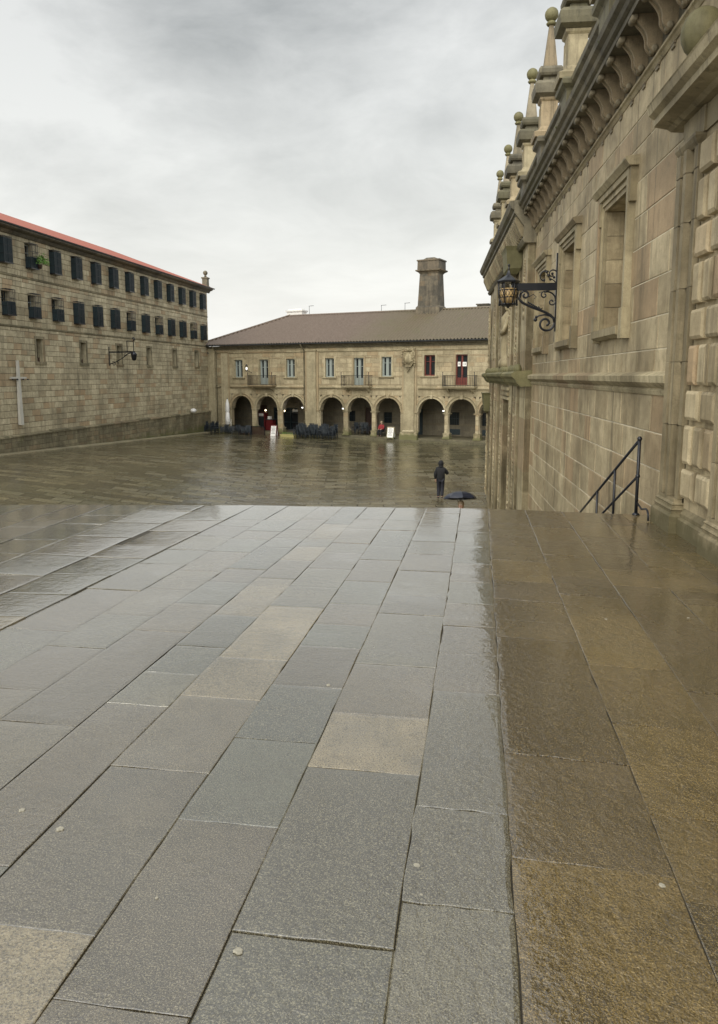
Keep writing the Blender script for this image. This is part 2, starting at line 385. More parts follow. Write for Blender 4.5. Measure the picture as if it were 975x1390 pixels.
TONES = [(*hitz(a, b), c) for a, b, c in ((370,860,.96),(320,915,.97),(230,1110,.42),(500,1005,.97),(40,1288,.99),(400,965,.80),(345,1050,.80),(245,895,.78),(455,905,.10),(255,1000,.12),(300,1180,.2),(450,1150,.45),(200,1120,.40),(620,1040,.45),(620,1170,.5),(620,1260,.48),(540,870,.5),(560,930,.12),(150,1080,.3),(110,930,.1),(190,990,.12),(260,950,.3),(480,850,.75),(560,800,.5),(780,1230,.97),(780,1100,.05),(900,1050,.93),(930,1160,.4),(850,870,.5),(745,880,.1),(760,970,.2),(860,960,.35))]
KJ = {k-1: v for k, v in KJ.items()}
mb = MB()
for i in range(len(lines)-1):
    (a1, k1), (a0, k0) = lines[i], lines[i+1]                  # right, left
    js = []
    if i in KJ:
        for py in KJ[i]:
            L1 = LN[i-1] if i >= 1 else LN[0]; L0 = LN[i] if i < len(LN) else LN[-1]
            fx = lambda L: L[0][0]+(L[1][0]-L[0][0])*(py-L[0][1])/(L[1][1]-L[0][1])
            js.append(hitz((fx(L1)+fx(L0))/2, py)[1])
        js.sort()
    c = a0; yE = EDGE((a0+a1)/2)
    y = js[0] if js else random.uniform(3,4)
    low = []
    while y > -2.4: y -= random.uniform(.7,1.35); low.append(y)
    ys_ = sorted(low)+js
    if not js: ys_.append(random.uniform(3,4)); ys_.sort()
    y = ys_[-1]
    while yE-y > 1.1: y += random.uniform(.35,.8); ys_.append(y)
    if yE-ys_[-1] < .2: ys_.pop()
    ys_.append(None)
    och = (a0+a1)/2 > .08
    stilt = random.choice((-.026,-.018,-.010,.004,.016,.024)) if (a0+a1)/2 < -3.3 else 0
    for ya, yb in zip(ys_[:-1], ys_[1:]):
        sk0 = random.uniform(-.015,.015)
        def pt(left, yy, sg):
            a, k = (a0, k0) if left else (a1, k1)
            Y = (EDGE(a+k*8.9) if yy is None else yy+(sg if left else -sg)); X = a+k*Y
            return X, Y
        g1 = random.uniform(.0004,.0020); bv = random.uniform(.002,.0045)
        cs = [pt(1,ya,0), pt(0,ya,0), pt(0,yb,0), pt(1,yb,0)]
        ins = lambda d: [(cs[0][0]+d,cs[0][1]+d),(cs[1][0]-d,cs[1][1]+d),(cs[2][0]-d,cs[2][1]-(0 if yb is None else d)),(cs[3][0]+d,cs[3][1]-(0 if yb is None else d))]
        dz = random.uniform(-.0025,.0025); tx = stilt+random.uniform(-.0035,.0035)*(3 if stilt else 1); ty = random.uniform(-.003,.003)*(2.5 if stilt else 1)
        cx = sum(p[0] for p in cs)/4; cy = sum(p[1] for p in cs)/4
        Z = lambda p: zt(p[0])+dz+tx*(p[0]-cx)+ty*(p[1]-cy)
        # outlines with slightly worn, uneven edges
        def ringpts(d, jit):
            q = ins(d); out = []
            for e in range(4):
                A = q[e]; B = q[(e+1)%4]; n_ = 5
                for t_ in range(n_):
                    f = t_/n_; jx = random.uniform(-jit,jit) if t_ else 0
                    X = A[0]+(B[0]-A[0])*f; Y = A[1]+(B[1]-A[1])*f
                    if e in (1,3): X += jx
                    elif not (yb is None and e == 2): Y += jx
                    out.append((X, Y))
            return out
        r0 = ringpts(g1, .006 if i in (4,5) else .003); r1 = [(x+(cx-x)*bv/max(.2,abs(a1-a0)/2), y+(cy-y)*(bv/max(.3,abs(cs[3][1]-cs[0][1])/2))) for x, y in r0]
        r2 = [(x+(cx-x)*.10, y+(cy-y)*.10) for x, y in r0]
        n_ = len(r0)
        vs = [(x,y,Z((x,y))-.030) for x,y in r0]+[(x,y,Z((x,y))-bv*.75) for x,y in r0]+[(x,y,Z((x,y))-.0008) for x,y in r1]+[(x,y,Z((x,y))) for x,y in r2]
        fs = []
        for L_ in range(3):
            for j in range(n_): fs.append((L_*n_+j, L_*n_+(j+1)%n_, (L_+1)*n_+(j+1)%n_, (L_+1)*n_+j))
        fs.append(tuple(3*n_+j for j in range(n_)))
        tone = random.random()*.84 if random.random() < .93 else .97
        for (qx, qy, tv) in TONES:
            if min(cs[0][0],cs[3][0]) < qx < max(cs[1][0],cs[2][0]) and cs[0][1] < qy < cs[3][1]: tone = tv
        mb.add(vs, fs, 1 if och else 0, (tone, random.random(), random.random()), False)
# bed of the joints
bx = [-31,-3.3,.10,2.72]
for a, b in zip(bx[:-1], bx[1:]):
    e = .02
    mb.quad((a,-30,zt(a)-.009),(b,-30,zt(b)-.009),(b,EDGE(b)-e,zt(b)-.009),(a,EDGE(a)-e,zt(a)-.009), 2, (.5,.5,.5))
tag(mb.build('upper_plaza', [M['pave'], M['pave_b'], M['joint']]), kind='structure')
# staircase down to the lower square
mb = MB(); ns = 27; ux = Vector((1,.09,0)).normalized(); uy = Vector((-.09,1,0)).normalized()
for k in range(ns):
    zt_ = -.006-.1505*k; y0 = -.01+.335*(k-1) if k else -.9; y1 = .335*k
    for j in range(14):
        xa = -31+j*2.4; xb = min(xa+2.4, 2.60-.02*k)
        if xb <= xa: continue
        A = Vector((.19,8.98,0))
        def P(x, y, z): v = A+ux*(x-.19)+uy*y; return (v.x, v.y, z)
        zz0 = zt_+(zt(xa) if k == 0 else 0)-(.03 if k == 0 else 0); zz1 = zt_+(zt(xb) if k == 0 else 0)-(.03 if k == 0 else 0)
        b = .012
        vs = [P(xa+.003,y0,zz0),P(xb-.003,y0,zz1),P(xb-.003,y1-b,zz1),P(xa+.003,y1-b,zz0),P(xb-.003,y1,zz1-b),P(xa+.003,y1,zz0-b),P(xb-.003,y1,zt_-.26),P(xa+.003,y1,zt_-.26)]
        mb.add(vs, [(0,1,2,3),(3,2,4,5),(5,4,6,7)], 0)
tag(mb.build('staircase', M['step']), kind='structure')
# ================================================================== LEFT BUILDING (long monastery range)
# local frame: origin at the far corner on the square, +y away from the camera, +x towards the square
LB = empty('monastery_building', (CN[0], CN[1], G), R(-.65))
tag(LB, 'long stone monastery range with rows of caged windows and a red tiled roof', 'building')
Y0 = -46.0
NA = -46.0
rowA = [-1.6-2.49*k for k in range(18)]; rowC = [-3.2-5.05*k for k in range(9)]
holes = []
for y in rowA:
    holes.append((y-.36, y+.36, 12.1, 13.45)); holes.append((y-.36, y+.36, 9.2, 10.45))
for y in rowC: holes.append((y-.36, y+.36, 6.53, 7.9))
mb = MB()
ashlar(mb, (0,0,0), (0,1,0), (1,0,0), Y0, 0, 2.25, 13.95, holes, h=(.30,.42), w=(.5,1.1), gap=.022, dep=.012, bev=.012, depv=.014)
ashlar(mb, (-14,0,0), (1,0,0), (0,1,0), 0, 14, 0, 13.95, (), h=(.3,.42), w=(.5,1.1), gap=.022, dep=.012, bev=.012)
for q in holes:                                           # reveals
    a, b, c, d = q; D = -.45
    mb.quad((0,a,c),(D,a,c),(D,a,d),(0,a,d), 0, (.5,.3,.5)); mb.quad((0,b,c),(D,b,c),(D,b,d),(0,b,d), 0, (.4,.3,.5))
    mb.quad((0,a,d),(0,b,d),(D,b,d),(D,a,d), 0, (.4,.3,.5)); mb.quad((0,a,c),(0,b,c),(D,b,c),(D,a,c), 0, (.5,.3,.5))
mb.quad((-14,Y0,0),(0,Y0,0),(0,Y0,13.95),(-14,Y0,13.95), 0); mb.quad((-14,Y0,0),(-14,0,0),(-14,0,13.95),(-14,Y0,13.95), 0)
mb.build('wall', [M['wall_l'], M['mortar_l']], LB)
mb = MB()                                                 # battered base with an uneven weathered top ledge
pts = [Y0+ (0-Y0)*k/23 for k in range(24)]
ashlar(mb, (.18,0,0), (0,1,0), (1,0,0), Y0, .0, -.1, 2.15, (), h=(.28,.36), w=(.5,1.1), gap=.024, dep=.012, bev=.014, depv=.02)
for a, b in zip(pts[:-1], pts[1:]):
    h_ = 2.15; lift = random.uniform(-.03,.05)
    mb.extrude([(0.0,h_+.13+lift),(.26+random.uniform(-.02,.03),h_+.05+lift),(.27,h_-.03),(.17,h_-.06),(0,h_-.06)], 'y', a+.004, b-.004, 0)
mb.build('base_course', [M['base_l'], M['mortar_l']], LB)
for z, d in ((11.36, .03), (8.48, .045)):
    mb = MB(); y = Y0
    while y < 0:
        y2 = min(0, y+random.uniform(1.1,1.9)); mb.extrude([(0,z-.03),(d*.5,z-.03),(d+.02,z),(d+.03,z+.05),(d,z+.08),(0,z+.1)], 'y', y+.004, y2-.004, 0); y = y2
    mb.build('string_course', [M['base_l']], LB)
mb = MB()
for a in range(0, 12):
    ya = Y0+a*(46/12); yb = ya+46/12
    mb.extrude([(0,13.70),(.10,13.70),(.22,13.88),(.42,13.95),(.50,14.02),(.50,14.10),(0,14.10)], 'y', ya, yb-.01, 0)
mb.extrude([(0,13.70),(.10,13.70),(.22,13.88),(.42,13.95),(.50,14.02),(.50,14.10),(0,14.10)], 'y', 0, .45, 0)
mb.build('eaves_cornice', [M['chim']], LB)
mb = MB(); n_ = 8
sec = [(.50+.085*math.cos(math.pi+math.pi*i/n_), 14.16+.085*math.sin(math.pi+math.pi*i/n_)) for i in range(n_+1)]+[(.60,14.17),(.40,14.17)]
mb.extrude(sec, 'y', Y0, .75, 0)
for y in range(-44, 0, 3): mb.box(.0,.5,y,y+.03,14.04,14.06)
mb.build('gutter', [M['gutter']], LB)
# hipped tile roof with real ribs
def ribroof(a0, a1, fn, step=.24, amp=.035, seg=3):
    """fn(t, f) -> (x,y,z), f 0 eave .. 1 ridge; ribs run from eave to ridge"""
    mb = MB(); cols = []; t = a0
    while t <= a1:
        cols.append(t); t += step/4
    vs = []; fs = []
    for i, t in enumerate(cols):
        dz = amp*math.cos(2*math.pi*i/4)
        for j in range(seg+1):
            p = fn(t, j/seg); vs.append((p[0], p[1], p[2]+dz))
    for i in range(len(cols)-1):
        for j in range(seg): fs.append((i*(seg+1)+j, (i+1)*(seg+1)+j, (i+1)*(seg+1)+j+1, i*(seg+1)+j+1))
    mb.add(vs, fs, 0, (.5,.5,.5), False); return mb
RX = -6.6; RZ = 16.9; EX = .55; EZ = 14.15
def fL(t, f):
    k = min(1, max(0, (.7-t)/7.2)); fe = f*k
    return (EX+(RX-EX)*fe, t, EZ+(RZ-EZ)*fe)
mb = ribroof(Y0, .7, fL)
mb2 = MB()
mb2.add([(EX,.7,EZ),(-13.8,.7,EZ),(RX,-6.5,RZ),(RX,Y0,RZ),(-13.8,Y0,EZ)], [(0,1,2),(1,4,3,2)], 0)
b_ = len(mb.v); mb.v += mb2.v; mb.f += [[b_+i for i in f] for f in mb2.f]; mb.m += [0,0]; mb.t += mb2.t; mb.sm += [False, False]
roofL = mb.build('roof', M['tile_l'], LB)
for (py_, s_) in ((-29.5,1.),(-27.4,1.)):
    mb = MB(); mb.lathe([(.10,0),(.10,.35),(.20,.42),(.20,.5),(.10,.62),(.02,.7)], (-6.2 if 1 else 0, py_-3.0, RZ-.25), 10)
    mb.build('roof_vent', M['gutter'], roofL)
mb = MB(); cx_, cy_ = .05, -.35                             # corner pinnacle
mb.loft([(14.1,0),(14.3,0),(14.3,.06),(15.0,.07),(15.0,.0),(15.12,.0),(15.15,.1)], cx_-.32, cx_+.32, cy_-.32, cy_+.32)
mb.lathe([(.10,15.15),(.13,15.25),(.08,15.35)], (cx_,cy_,0), 10); mb.ball((cx_,cy_,15.55), .23, 12)
mb.build('corner_pinnacle', M['dark_r'], LB)
# narrow windows of the lower tier
for i, y in enumerate(rowC):
    mb = MB(); fr = .16; a, b, c, d = y-.36, y+.36, 6.53, 7.9
    mb.box(0,.045,a-fr,a,c-.02,d+fr); mb.box(0,.045,b,b+fr,c-.02,d+fr); mb.box(0,.046,a,b,d,d+fr); mb.box(-.02,.10,a-fr-.04,b+fr+.04,c-.18,c-.02)
    w = mb.build('narrow_window', M['base_l'], LB)
    mb = MB(); mb.box(-.42,-.38,a,b,c,d); mb.build('pane', M['glass'], w)
    mb = MB(); mb.box(-.30,-.27,a,b,c,c+.25); mb.build('sill_board', M['wood_dark'], w)
# caged windows
def cage_window(kind):
    """local: opening 1.1 x 1.3, origin at the sill centre on the wall face, x out"""
    mb = MB(); mb.box(-.42,-.38,-.55,.55,0,1.28)
    w = mb.build('window', M['glass'], LB); D0 = w
    mb = MB()
    for y in (-.55,-.02,.51): mb.box(-.30,-.25,y,y+.04,0,1.28)
    mb.box(-.30,-.25,-.55,.55,.0,.05); mb.box(-.30,-.25,-.55,.55,1.23,1.28); mb.box(-.30,-.25,-.55,.55,.8,.84)
    mb.build('sash', M['whitewood'] if kind == 2 else M['teal'], w)
    mb = MB(); D = .52; r = .012
    for z in (-.12,.35,.82,1.30):
        mb.box(0,D,-.60,-.58,z,z+.02); mb.box(0,D,.58,.60,z,z+.02); mb.box(D-.02,D,-.60,.60,z,z+.02)
    for i in range(9): y = -.59+i*.1475; mb.box(D-.015,D,y-.008,y+.008,-.12,1.32)
    for i in range(4):
        x = .02+i*.14
        for y in (-.59,.59): mb.box(x,x+.014,y-.008,y+.008,-.12,1.32)
    for i in range(9): y = -.59+i*.1475; mb.box(0,D,y-.006,y+.006,1.30,1.312)
    mb.box(-.01,D+.02,-.62,.62,-.16,-.115)
    mb.build('iron_cage', M['iron'], w)
    mb = MB(); hgt = {0:1.30, 1:.70, 2:.62}[kind]
    n = int(hgt/.085)
    for i in range(n):                                      # louvre slats front and sides
        z = -.10+i*hgt/n
        mb.add([(D-.045,-.565,z),(D-.045,.565,z),(D-.022,.565,z+.06),(D-.022,-.565,z+.06)], [(0,1,2,3)])
        for y in (-.572,.572): mb.add([(.03,y*.97,z),(D-.05,y*.97,z),(D-.05,y,z+.06),(.03,y,z+.06)], [(0,1,2,3)])
    for y in (-.565,-.02,.525): mb.box(D-.05,D-.018,y,y+.045,-.10,-.10+hgt)
    mb.box(D-.052,D-.046,-.55,.55,-.1,-.1+hgt); mb.box(D-.051,D-.017,-.565,.565,-.12+hgt,-.08+hgt)
    for y in (-.56,.56): mb.box(.02,D-.04,y-.006,y+.006,-.1,-.1+hgt)
    mb.build('louvre_screen', M['teal'], w)
    for o in [w]+list(w.children):                           # narrow the whole cage to its real width and depth
        for v in o.data.vertices: v.co.y *= .66; v.co.x *= (.74 if v.co.x > 0 else 1)
    return w
protos = {0: cage_window(0), 1: cage_window(1), 2: cage_window(2)}
used = set()
def place_win(kind, y, z):
    w = protos[kind] if kind not in used else dup(protos[kind], LB); used.add(kind); w.location = (0, y, z)
kA = [0,0,0,0,0,0,0,0,0,0,0,2,0]; kB = [0,1,0,0,1,0,1,0,0,0,1,2,1]
for i, y in enumerate(rowA):
    place_win(kA[i] if i < 13 else 0, y, 12.13); place_win(kB[i] if i < 13 else 1, y, 9.23)
def to_world(root, p):
    a = root.rotation_euler[2]; l = root.location
    return (l[0]+p[0]*math.cos(a)-p[1]*math.sin(a), l[1]+p[0]*math.sin(a)+p[1]*math.cos(a), l[2]+p[2])
# green plant in a window
y = rowA[11]; p = to_world(LB, (.42, y+.42, 12.05)); t = empty('potted_plant', p)
tag(t, 'bushy bright green plant hanging through the cage of a top row window', 'plant')
mb = MB(); mb.lathe([(.10,0),(.14,.22),(.15,.24)], (0,0,0), 10); mb.build('pot', M['wood_dark'], t)
mb = MB(); rr = random.Random(3)
for k in range(170):
    a = rr.uniform(0, 6.28); e = rr.uniform(-.6,1.2); d_ = rr.uniform(.1,.42)
    c = Vector((.18+d_*math.cos(a)*math.cos(e), d_*math.sin(a)*math.cos(e), .42+d_*math.sin(e)*1.1))
    u_ = Vector((rr.uniform(-1,1),rr.uniform(-1,1),rr.uniform(-1,1))).normalized()*.075; v_ = u_.cross(Vector((rr.uniform(-1,1),rr.uniform(-1,1),rr.uniform(-1,1)))).normalized()*.04
    mb.add([c-u_, c+v_, c+u_, c-v_], [(0,1,2,3)])
for k in range(7):
    a = k*.9; mb.tube([(0,0,.2),(.06*math.cos(a),.06*math.sin(a),.35),(.18+.2*math.cos(a),.2*math.sin(a),.5)], .008, 5)
mb.build('foliage', M['leaf'], t)
# memorial cross
y = -30.95; t = empty('wall_cross', to_world(LB, (.0, y, 2.80)), R(-.65))
tag(t, 'tall pale marble cross fixed to the monastery wall', 'cross')
mb = MB(); mb.loft([(0,0),(.04,0),(3.75,.05)], .05, .24, -.14, .14); mb.build('upright', M['marble'], t)
mb = MB(); mb.box(.08,.19,-.72,.72,2.70,2.80, bev=.01); mb.build('crossbar', M['marble'], t)
mb = MB()
for yy in (-.72,.72,-.27,.27): mb.lathe([(.05,0),(.06,.03),(.02,.08)], (.27,yy,2.62), 10)
mb.build('iron_stud', M['iron'], t)
# bracket lamp on the monastery wall
t = empty('bracket_lamp', to_world(LB, (0, -19.9, 6.4)), R(-.65))
tag(t, 'black iron scroll bracket carrying a small lantern high on the monastery wall', 'wall lamp')
mb = MB(); mb.box(0,.04,-.06,.06,.0,1.35); mb.build('wall_plate', M['iron'], t)
mb = MB(); mb.box(.04,2.05,-.04,.04,.92,1.02)
def arc(c, r, a0, a1, n=14, ax='xz', r1=None):
    out = []
    for i in range(n+1):
        a = a0+(a1-a0)*i/n; q = r if r1 is None else r+(r1-r)*i/n
        out.append((c[0]+q*math.cos(a), c[1], c[2]+q*math.sin(a)) if ax=='xz' else (c[0], c[1]+q*math.cos(a), c[2]+q*math.sin(a)))
    return out
mb.tube([(.04,0,.1),(.5,0,.25),(1.0,0,.5),(1.5,0,.85),(1.9,0,.93)], .035, 6)
mb.tube(arc((.35,0,.12),.18,2.2,-3.6,16,r1=.04), .025, 6); mb.tube(arc((1.25,0,.78),.12,-1.,5.,14,r1=.03), .02, 6)
mb.build('scroll_arm', M['iron'], t)
mb = MB()
for x in (1.45,1.95): mb.box(x-.02,x+.02,-.02,.02,1.0,1.75)
mb.box(1.43,1.97,-.025,.025,1.72,1.78); mb.tube(arc((1.95,0,1.9),.13,-1.5,3.4,12,r1=.05), .03, 6); mb.tube([(1.95,0,1.75),(1.93,0,2.05)], .03, 6)
mb.build('lantern_frame', M['iron'], t)
mb = MB(); mb.lathe([(.05,0),(.16,.06),(.22,.42),(.24,.46),(.10,.62),(.02,.7)], (1.95,0,.35), 8); mb.build('lantern', M['iron'], t)
# round opal lamp
t = empty('globe_lamp', to_world(LB, (.18, -5.5, 2.42)), R(-.65))
tag(t, 'small round white lamp at the top of the monastery base course', 'wall lamp')
mb = MB(); mb.lathe([(.03,-.05),(.06,0),(.03,.05)], (.05,0,0), 8); mb.box(0,.2,-.025,.025,-.02,.02); mb.build('bracket', M['iron'], t)
mb = MB(); mb.ball((.32,0,.05), .27, 14, sc_=(1,1.25,.75)); mb.build('globe', M['white'], t)
# low kerb along the foot of the wall, following the sloping ground
mb = MB()
for k in range(30):
    ya = Y0+k*46/30; yb = ya+46/30
    q = []
    for yy in (ya+.004, yb-.004):
        for xx, zz in ((.25,.09),(.80,.085),(.88,.06),(.88,-.1),(.25,-.1)):
            w = to_world(LB, (xx,yy,0)); q.append((xx, yy, rise(w[0],w[1])+zz))
    mb.add(q, [(0,1,6,5),(1,2,7,6),(2,3,8,7),(4,3,2,1,0),(5,6,7,8,9)], 0)
kb = mb.build('kerb', M['kerb']); kb.location = LB.location; kb.rotation_euler = LB.rotation_euler; tag(kb, kind='structure')

# ================================================================== FAR BUILDING (arcade)
# local frame: x along the facade, y into the building, z up from the square
FB = empty('arcade_building', (CN[0], CN[1], G), FA)
tag(FB, 'two storey stone building with an arcade of round arches and clay tiled roof', 'building')
XE = 40.0; WZ = 8.45; SP = 2.55; FL = .32
RA = 1.20
bays = [3.93, 6.89, 9.87, 14.02, 16.88, 19.68, 23.76, 26.48, 29.18, 33.5, 36.4]
TOPA = SP+RA
hol = [(c-RA-.001, c+RA+.001, FL, TOPA+.18) for c in bays]
upw = [(3.20,4.14,5.50,7.19), (6.12,7.12,4.85,7.2), (9.16,10.10,5.52,7.22), (13.35,14.29,5.54,7.24), (16.28,17.28,4.85,7.24), (19.05,20.0,5.6,7.30), (23.05,24.05,5.66,7.40), (25.88,26.92,4.90,7.42), (28.9,29.9,5.66,7.42), (33,34,5.66,7.4), (36,37,5.66,7.4)]
mb = MB()
ashlar(mb, (0,0,0), (1,0,0), (0,-1,0), 0, XE, FL, WZ, hol+[(a,b,c,d) for a,b,c,d in upw], h=(.34,.46), w=(.55,1.15), gap=.02, dep=.010, bev=.012, depv=.010)
for c in bays:                                                # spandrels and deep arch rings
    n_ = 20; top = TOPA+.18
    out = []; inn = []
    for i in range(n_+1):
        a = math.pi-math.pi*i/n_; ca, sa = math.cos(a), math.sin(a)
        inn.append((c+RA*ca, SP+RA*sa))
        k = min(1/max(1e-6,abs(ca)), (top-SP)/RA/max(1e-6,sa)) if sa > 1e-6 else 1/abs(ca)
        out.append((c+RA*ca*k if abs(ca*k) <= 1 else c+RA*math.copysign(1,ca), SP+RA*sa*k))
    for i in range(n_):
        t_ = (random.random(),random.random(),0)
        (a0,z0),(a1,z1) = inn[i], inn[i+1]; (b0,y0),(b1,y1) = out[i], out[i+1]
        mb.quad((a0,0,z0),(a1,0,z1),(b1,0,y1),(b0,0,y0), 0, t_)
        mb.quad((a0,0,z0),(a1,0,z1),(a1,.55,z1),(a0,.55,z0), 0, t_)
for a,b,c,d in upw:
    D = .30
    for q in (((a,0,c),(a,D,c),(a,D,d),(a,0,d)), ((b,0,c),(b,D,c),(b,D,d),(b,0,d)), ((a,0,d),(b,0,d),(b,D,d),(a,D,d)), ((a,0,c),(b,0,c),(b,D,c),(a,D,c))): mb.quad(*q, 0, (.4,.3,.5))
mb.quad((0,.0,FL),(0,12,FL),(0,12,WZ),(0,.0,WZ), 0); mb.quad((XE,0,0),(XE,12,0),(XE,12,WZ),(XE,0,WZ), 0); mb.quad((0,12,0),(XE,12,0),(XE,12,WZ),(0,12,WZ), 0)
mb.build('facade_wall', [M['wall_f'], M['mortar_f']], FB)
for c in bays:                                                # moulded archivolts
    n_ = 22
    def ring(r, d): return [(c+r*math.cos(math.pi-math.pi*i/n_), -d, SP+r*math.sin(math.pi-math.pi*i/n_)) for i in range(n_+1)]
    mb = MB(); prof = [(RA-.002,.0),(RA-.002,.06),(RA+.10,.06),(RA+.105,.03),(RA+.17,.05),(RA+.22,.11),(RA+.26,.11),(RA+.262,0)]
    rs = [ring(r, d) for r, d in prof]; vs = [p for r in rs for p in r]; m_ = n_+1
    mb.add(vs, [(k*m_+i, k*m_+i+1, (k+1)*m_+i+1, (k+1)*m_+i) for k in range(len(prof)-1) for i in range(n_)], 0)
    mb.extrude([(c-.10,TOPA-.03),(c+.10,TOPA-.03),(c+.15,TOPA+.30),(c-.15,TOPA+.30)], 'y', -.15, .0, 0)
    mb.build('archivolt', M['trim_f'], FB)
def column(x):
    mb = MB()
    mb.loft([(FL,0),(FL+.14,0),(FL+.14,.05),(FL+.42,.06),(FL+.42,.03),(FL+.5,.03)], x-.33, x+.33, -.08, .58)
    mb.lathe([(.27,FL+.5),(.29,FL+.55),(.27,FL+.6),(.22,FL+.64),(.215,FL+.9),(.205,SP-.28),(.235,SP-.26),(.235,SP-.22),(.21,SP-.21),(.27,SP-.12)], (x,.25,0), 16)
    mb.loft([(SP-.12,.03),(SP-.06,0),(SP,0)], x-.30, x+.30, -.06, .56)
    mb.build('column', M['trim_f'], FB)
for a, b in zip(bays[:-1], bays[1:]):
    if b-a < 3.2: column((a+b)/2)
def pier(x0, x1, mid=True):
    z1 = 7.85; mb = MB()
    mb.loft([(0,0),(.62,0),(.66,.05),(.78,.05),(.82,.09)], x0-.12, x1+.12, -.34, .0)
    mb.box(x0,x1,-.10,.56,.82,SP-.14); mb.loft([(SP-.14,.04),(SP-.05,0),(SP,0)], x0-.06, x1+.06, -.16, .58)
    mb.box(x0+.04,x1-.04,-.10,0,SP,z1)
    if mid:
        m0 = (x0+x1)/2; w = min(.48,(x1-x0)*.36)
        mb.box(m0-w,m0+w,-.22,-.10,.82,z1, bev=0)
        mb.loft([(.82,-.06),(.92,-.06),(1.0,0)], m0-w, m0+w, -.26, -.10); 
        mb.loft([(z1-.02,0),(z1+.04,-.05),(z1+.12,-.10),(z1+.16,-.10)], m0-w, m0+w, -.24, -.08)
    mb.build('pier', M['trim_f'], FB)
pier(11.22, 12.70); pier(21.02, 22.44); pier(30.76, 32.2); pier(1.55, 2.58)
mb = MB()                                                     # plain link wall to the corner with buttress
mb.box(.0,.85,-.22,0,.0,8.3); mb.build('corner_pilaster', M['trim_f'], FB)
for z, nm, pr in ((4.55,'string_course',[(0,-.06),(.06,-.06),(.14,.02),(.16,.10),(.06,.14),(0,.16)]), (7.85,'frieze_moulding',[(0,-.04),(.05,-.04),(.09,.03),(.09,.10),(0,.13)])):
    mb = MB(); x = .0
    segs = [(0,1.50),(2.62,11.15),(12.78,20.95),(22.52,30.7),(32.3,XE)] if nm == 'string_course' else [(0,XE)]
    for a, b in segs:
        n_ = max(1, int((b-a)/1.5))
        for k in range(n_):
            mb.extrude([(-y_-.001, z+q) for y_, q in pr], 'x', a+(b-a)*k/n_+.003, a+(b-a)*(k+1)/n_-.003, 0)
    mb.build(nm, M['trim_f'], FB)
mb = MB()
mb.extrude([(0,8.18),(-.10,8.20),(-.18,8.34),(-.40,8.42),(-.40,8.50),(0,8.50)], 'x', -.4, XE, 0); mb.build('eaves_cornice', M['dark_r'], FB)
mb = MB(); sec = [(-.62+.09*math.cos(math.pi+math.pi*i/8), 8.60+.09*math.sin(math.pi+math.pi*i/8)) for i in range(9)]+[(-.52,8.62),(-.72,8.62)]
mb.extrude(sec, 'x', -.75, XE, 0); mb.build('gutter', M['gutter'], FB)
for x in (.95, 11.05):
    mb = MB(); mb.tube([(x,-.62,8.52),(x+.05,-.5,8.30),(x+.12,-.16,8.0),(x+.12,-.16,5.0),(x+.12,-.16,.4)], .05, 8)
    for z in (1.5,3.4,5.5,7.2): mb.lathe([(.07,z),(.07,z+.06)], (x+.12,-.16,0), 8)
    mb.build('downpipe', M['base_l'], FB)
mb = MB(); mb.tube([(-.7,-.62,8.5),(-.4,-.45,8.2),(.25,-.28,7.85)], .045, 8); mb.build('spout_pipe', M['gutter'], FB)
RD = 6.0; q = Fpix(394,428.7,RD); RTZ = q[1]; RTX = q[0]
def fF(t, f):
    k = min(1, max(0, (t+.75)/(RTX+.75))); k = k*1.0; fe = f*k
    return (t, -.68+(RD+.68)*fe, 8.66+(RTZ-8.66)*fe)
mb = ribroof(-.75, XE, fF, step=.30, amp=.06)
b_ = len(mb.v); mb.v += [(-.75,-.68,8.66),(-.75,12.6,8.66),(RTX,RD,RTZ),(XE,RD,RTZ),(XE,12.6,8.66)]; mb.f += [[b_,b_+2,b_+1],[b_+1,b_+2,b_+3,b_+4]]; mb.m += [0,0]; mb.t += [(.5,.5,.5)]*2; mb.sm += [False]*2
roofF = mb.build('roof', M['tile_f'], FB)
mb = MB(); x = RTX
while x < XE: mb.extrude([(RD-.13,RTZ-.02),(RD-.07,RTZ+.09),(RD+.07,RTZ+.09),(RD+.13,RTZ-.02)], 'x', x, x+.42, 0); x += .43
for k in range(26):
    f = k/26; p0 = (-.75+(RTX+.75)*f, -.68+(RD+.68)*f, 8.70+(RTZ-8.66)*f); f2 = (k+.97)/26; p1 = (-.75+(RTX+.75)*f2, -.68+(RD+.68)*f2, 8.70+(RTZ-8.66)*f2)
    mb.tube([p0,p1], .11, 6)
mb.build('ridge_tiles', M['tile_f'], roofF)
# big stone chimney
mb = MB(); ca = Fpix(570.6,420,RD); cb = Fpix(600.4,368,RD); cc = Fpix(604.4,352,RD); cm = (ca[0]+Fpix(600.4,420,RD)[0])/2
zb, zc, zd = RTZ-.9, cb[1], cc[1]
hw = (Fpix(600.4,420,RD)[0]-ca[0])/2; tw = (Fpix(599,371,RD)[0]-Fpix(572.5,371,RD)[0])/2*.90; hw *= .93
def sq(z, w): return [(cm-w,RD-w*.8,z),(cm+w,RD-w*.8,z),(cm+w,RD+w*.8,z),(cm-w,RD+w*.8,z)]
lv = [sq(zb,hw+.16), sq(RTZ+.15,hw+.14), sq(RTZ+.3,hw+.02)]
n_ = 7
rows = [sq(RTZ+.3+(zc-RTZ-.3)*k/n_, hw+(tw-hw)*k/n_) for k in range(n_+1)]
for a, b in zip(lv[:-1], lv[1:]):
    for j in range(4): mb.quad(a[j],a[(j+1)%4],b[(j+1)%4],b[j])
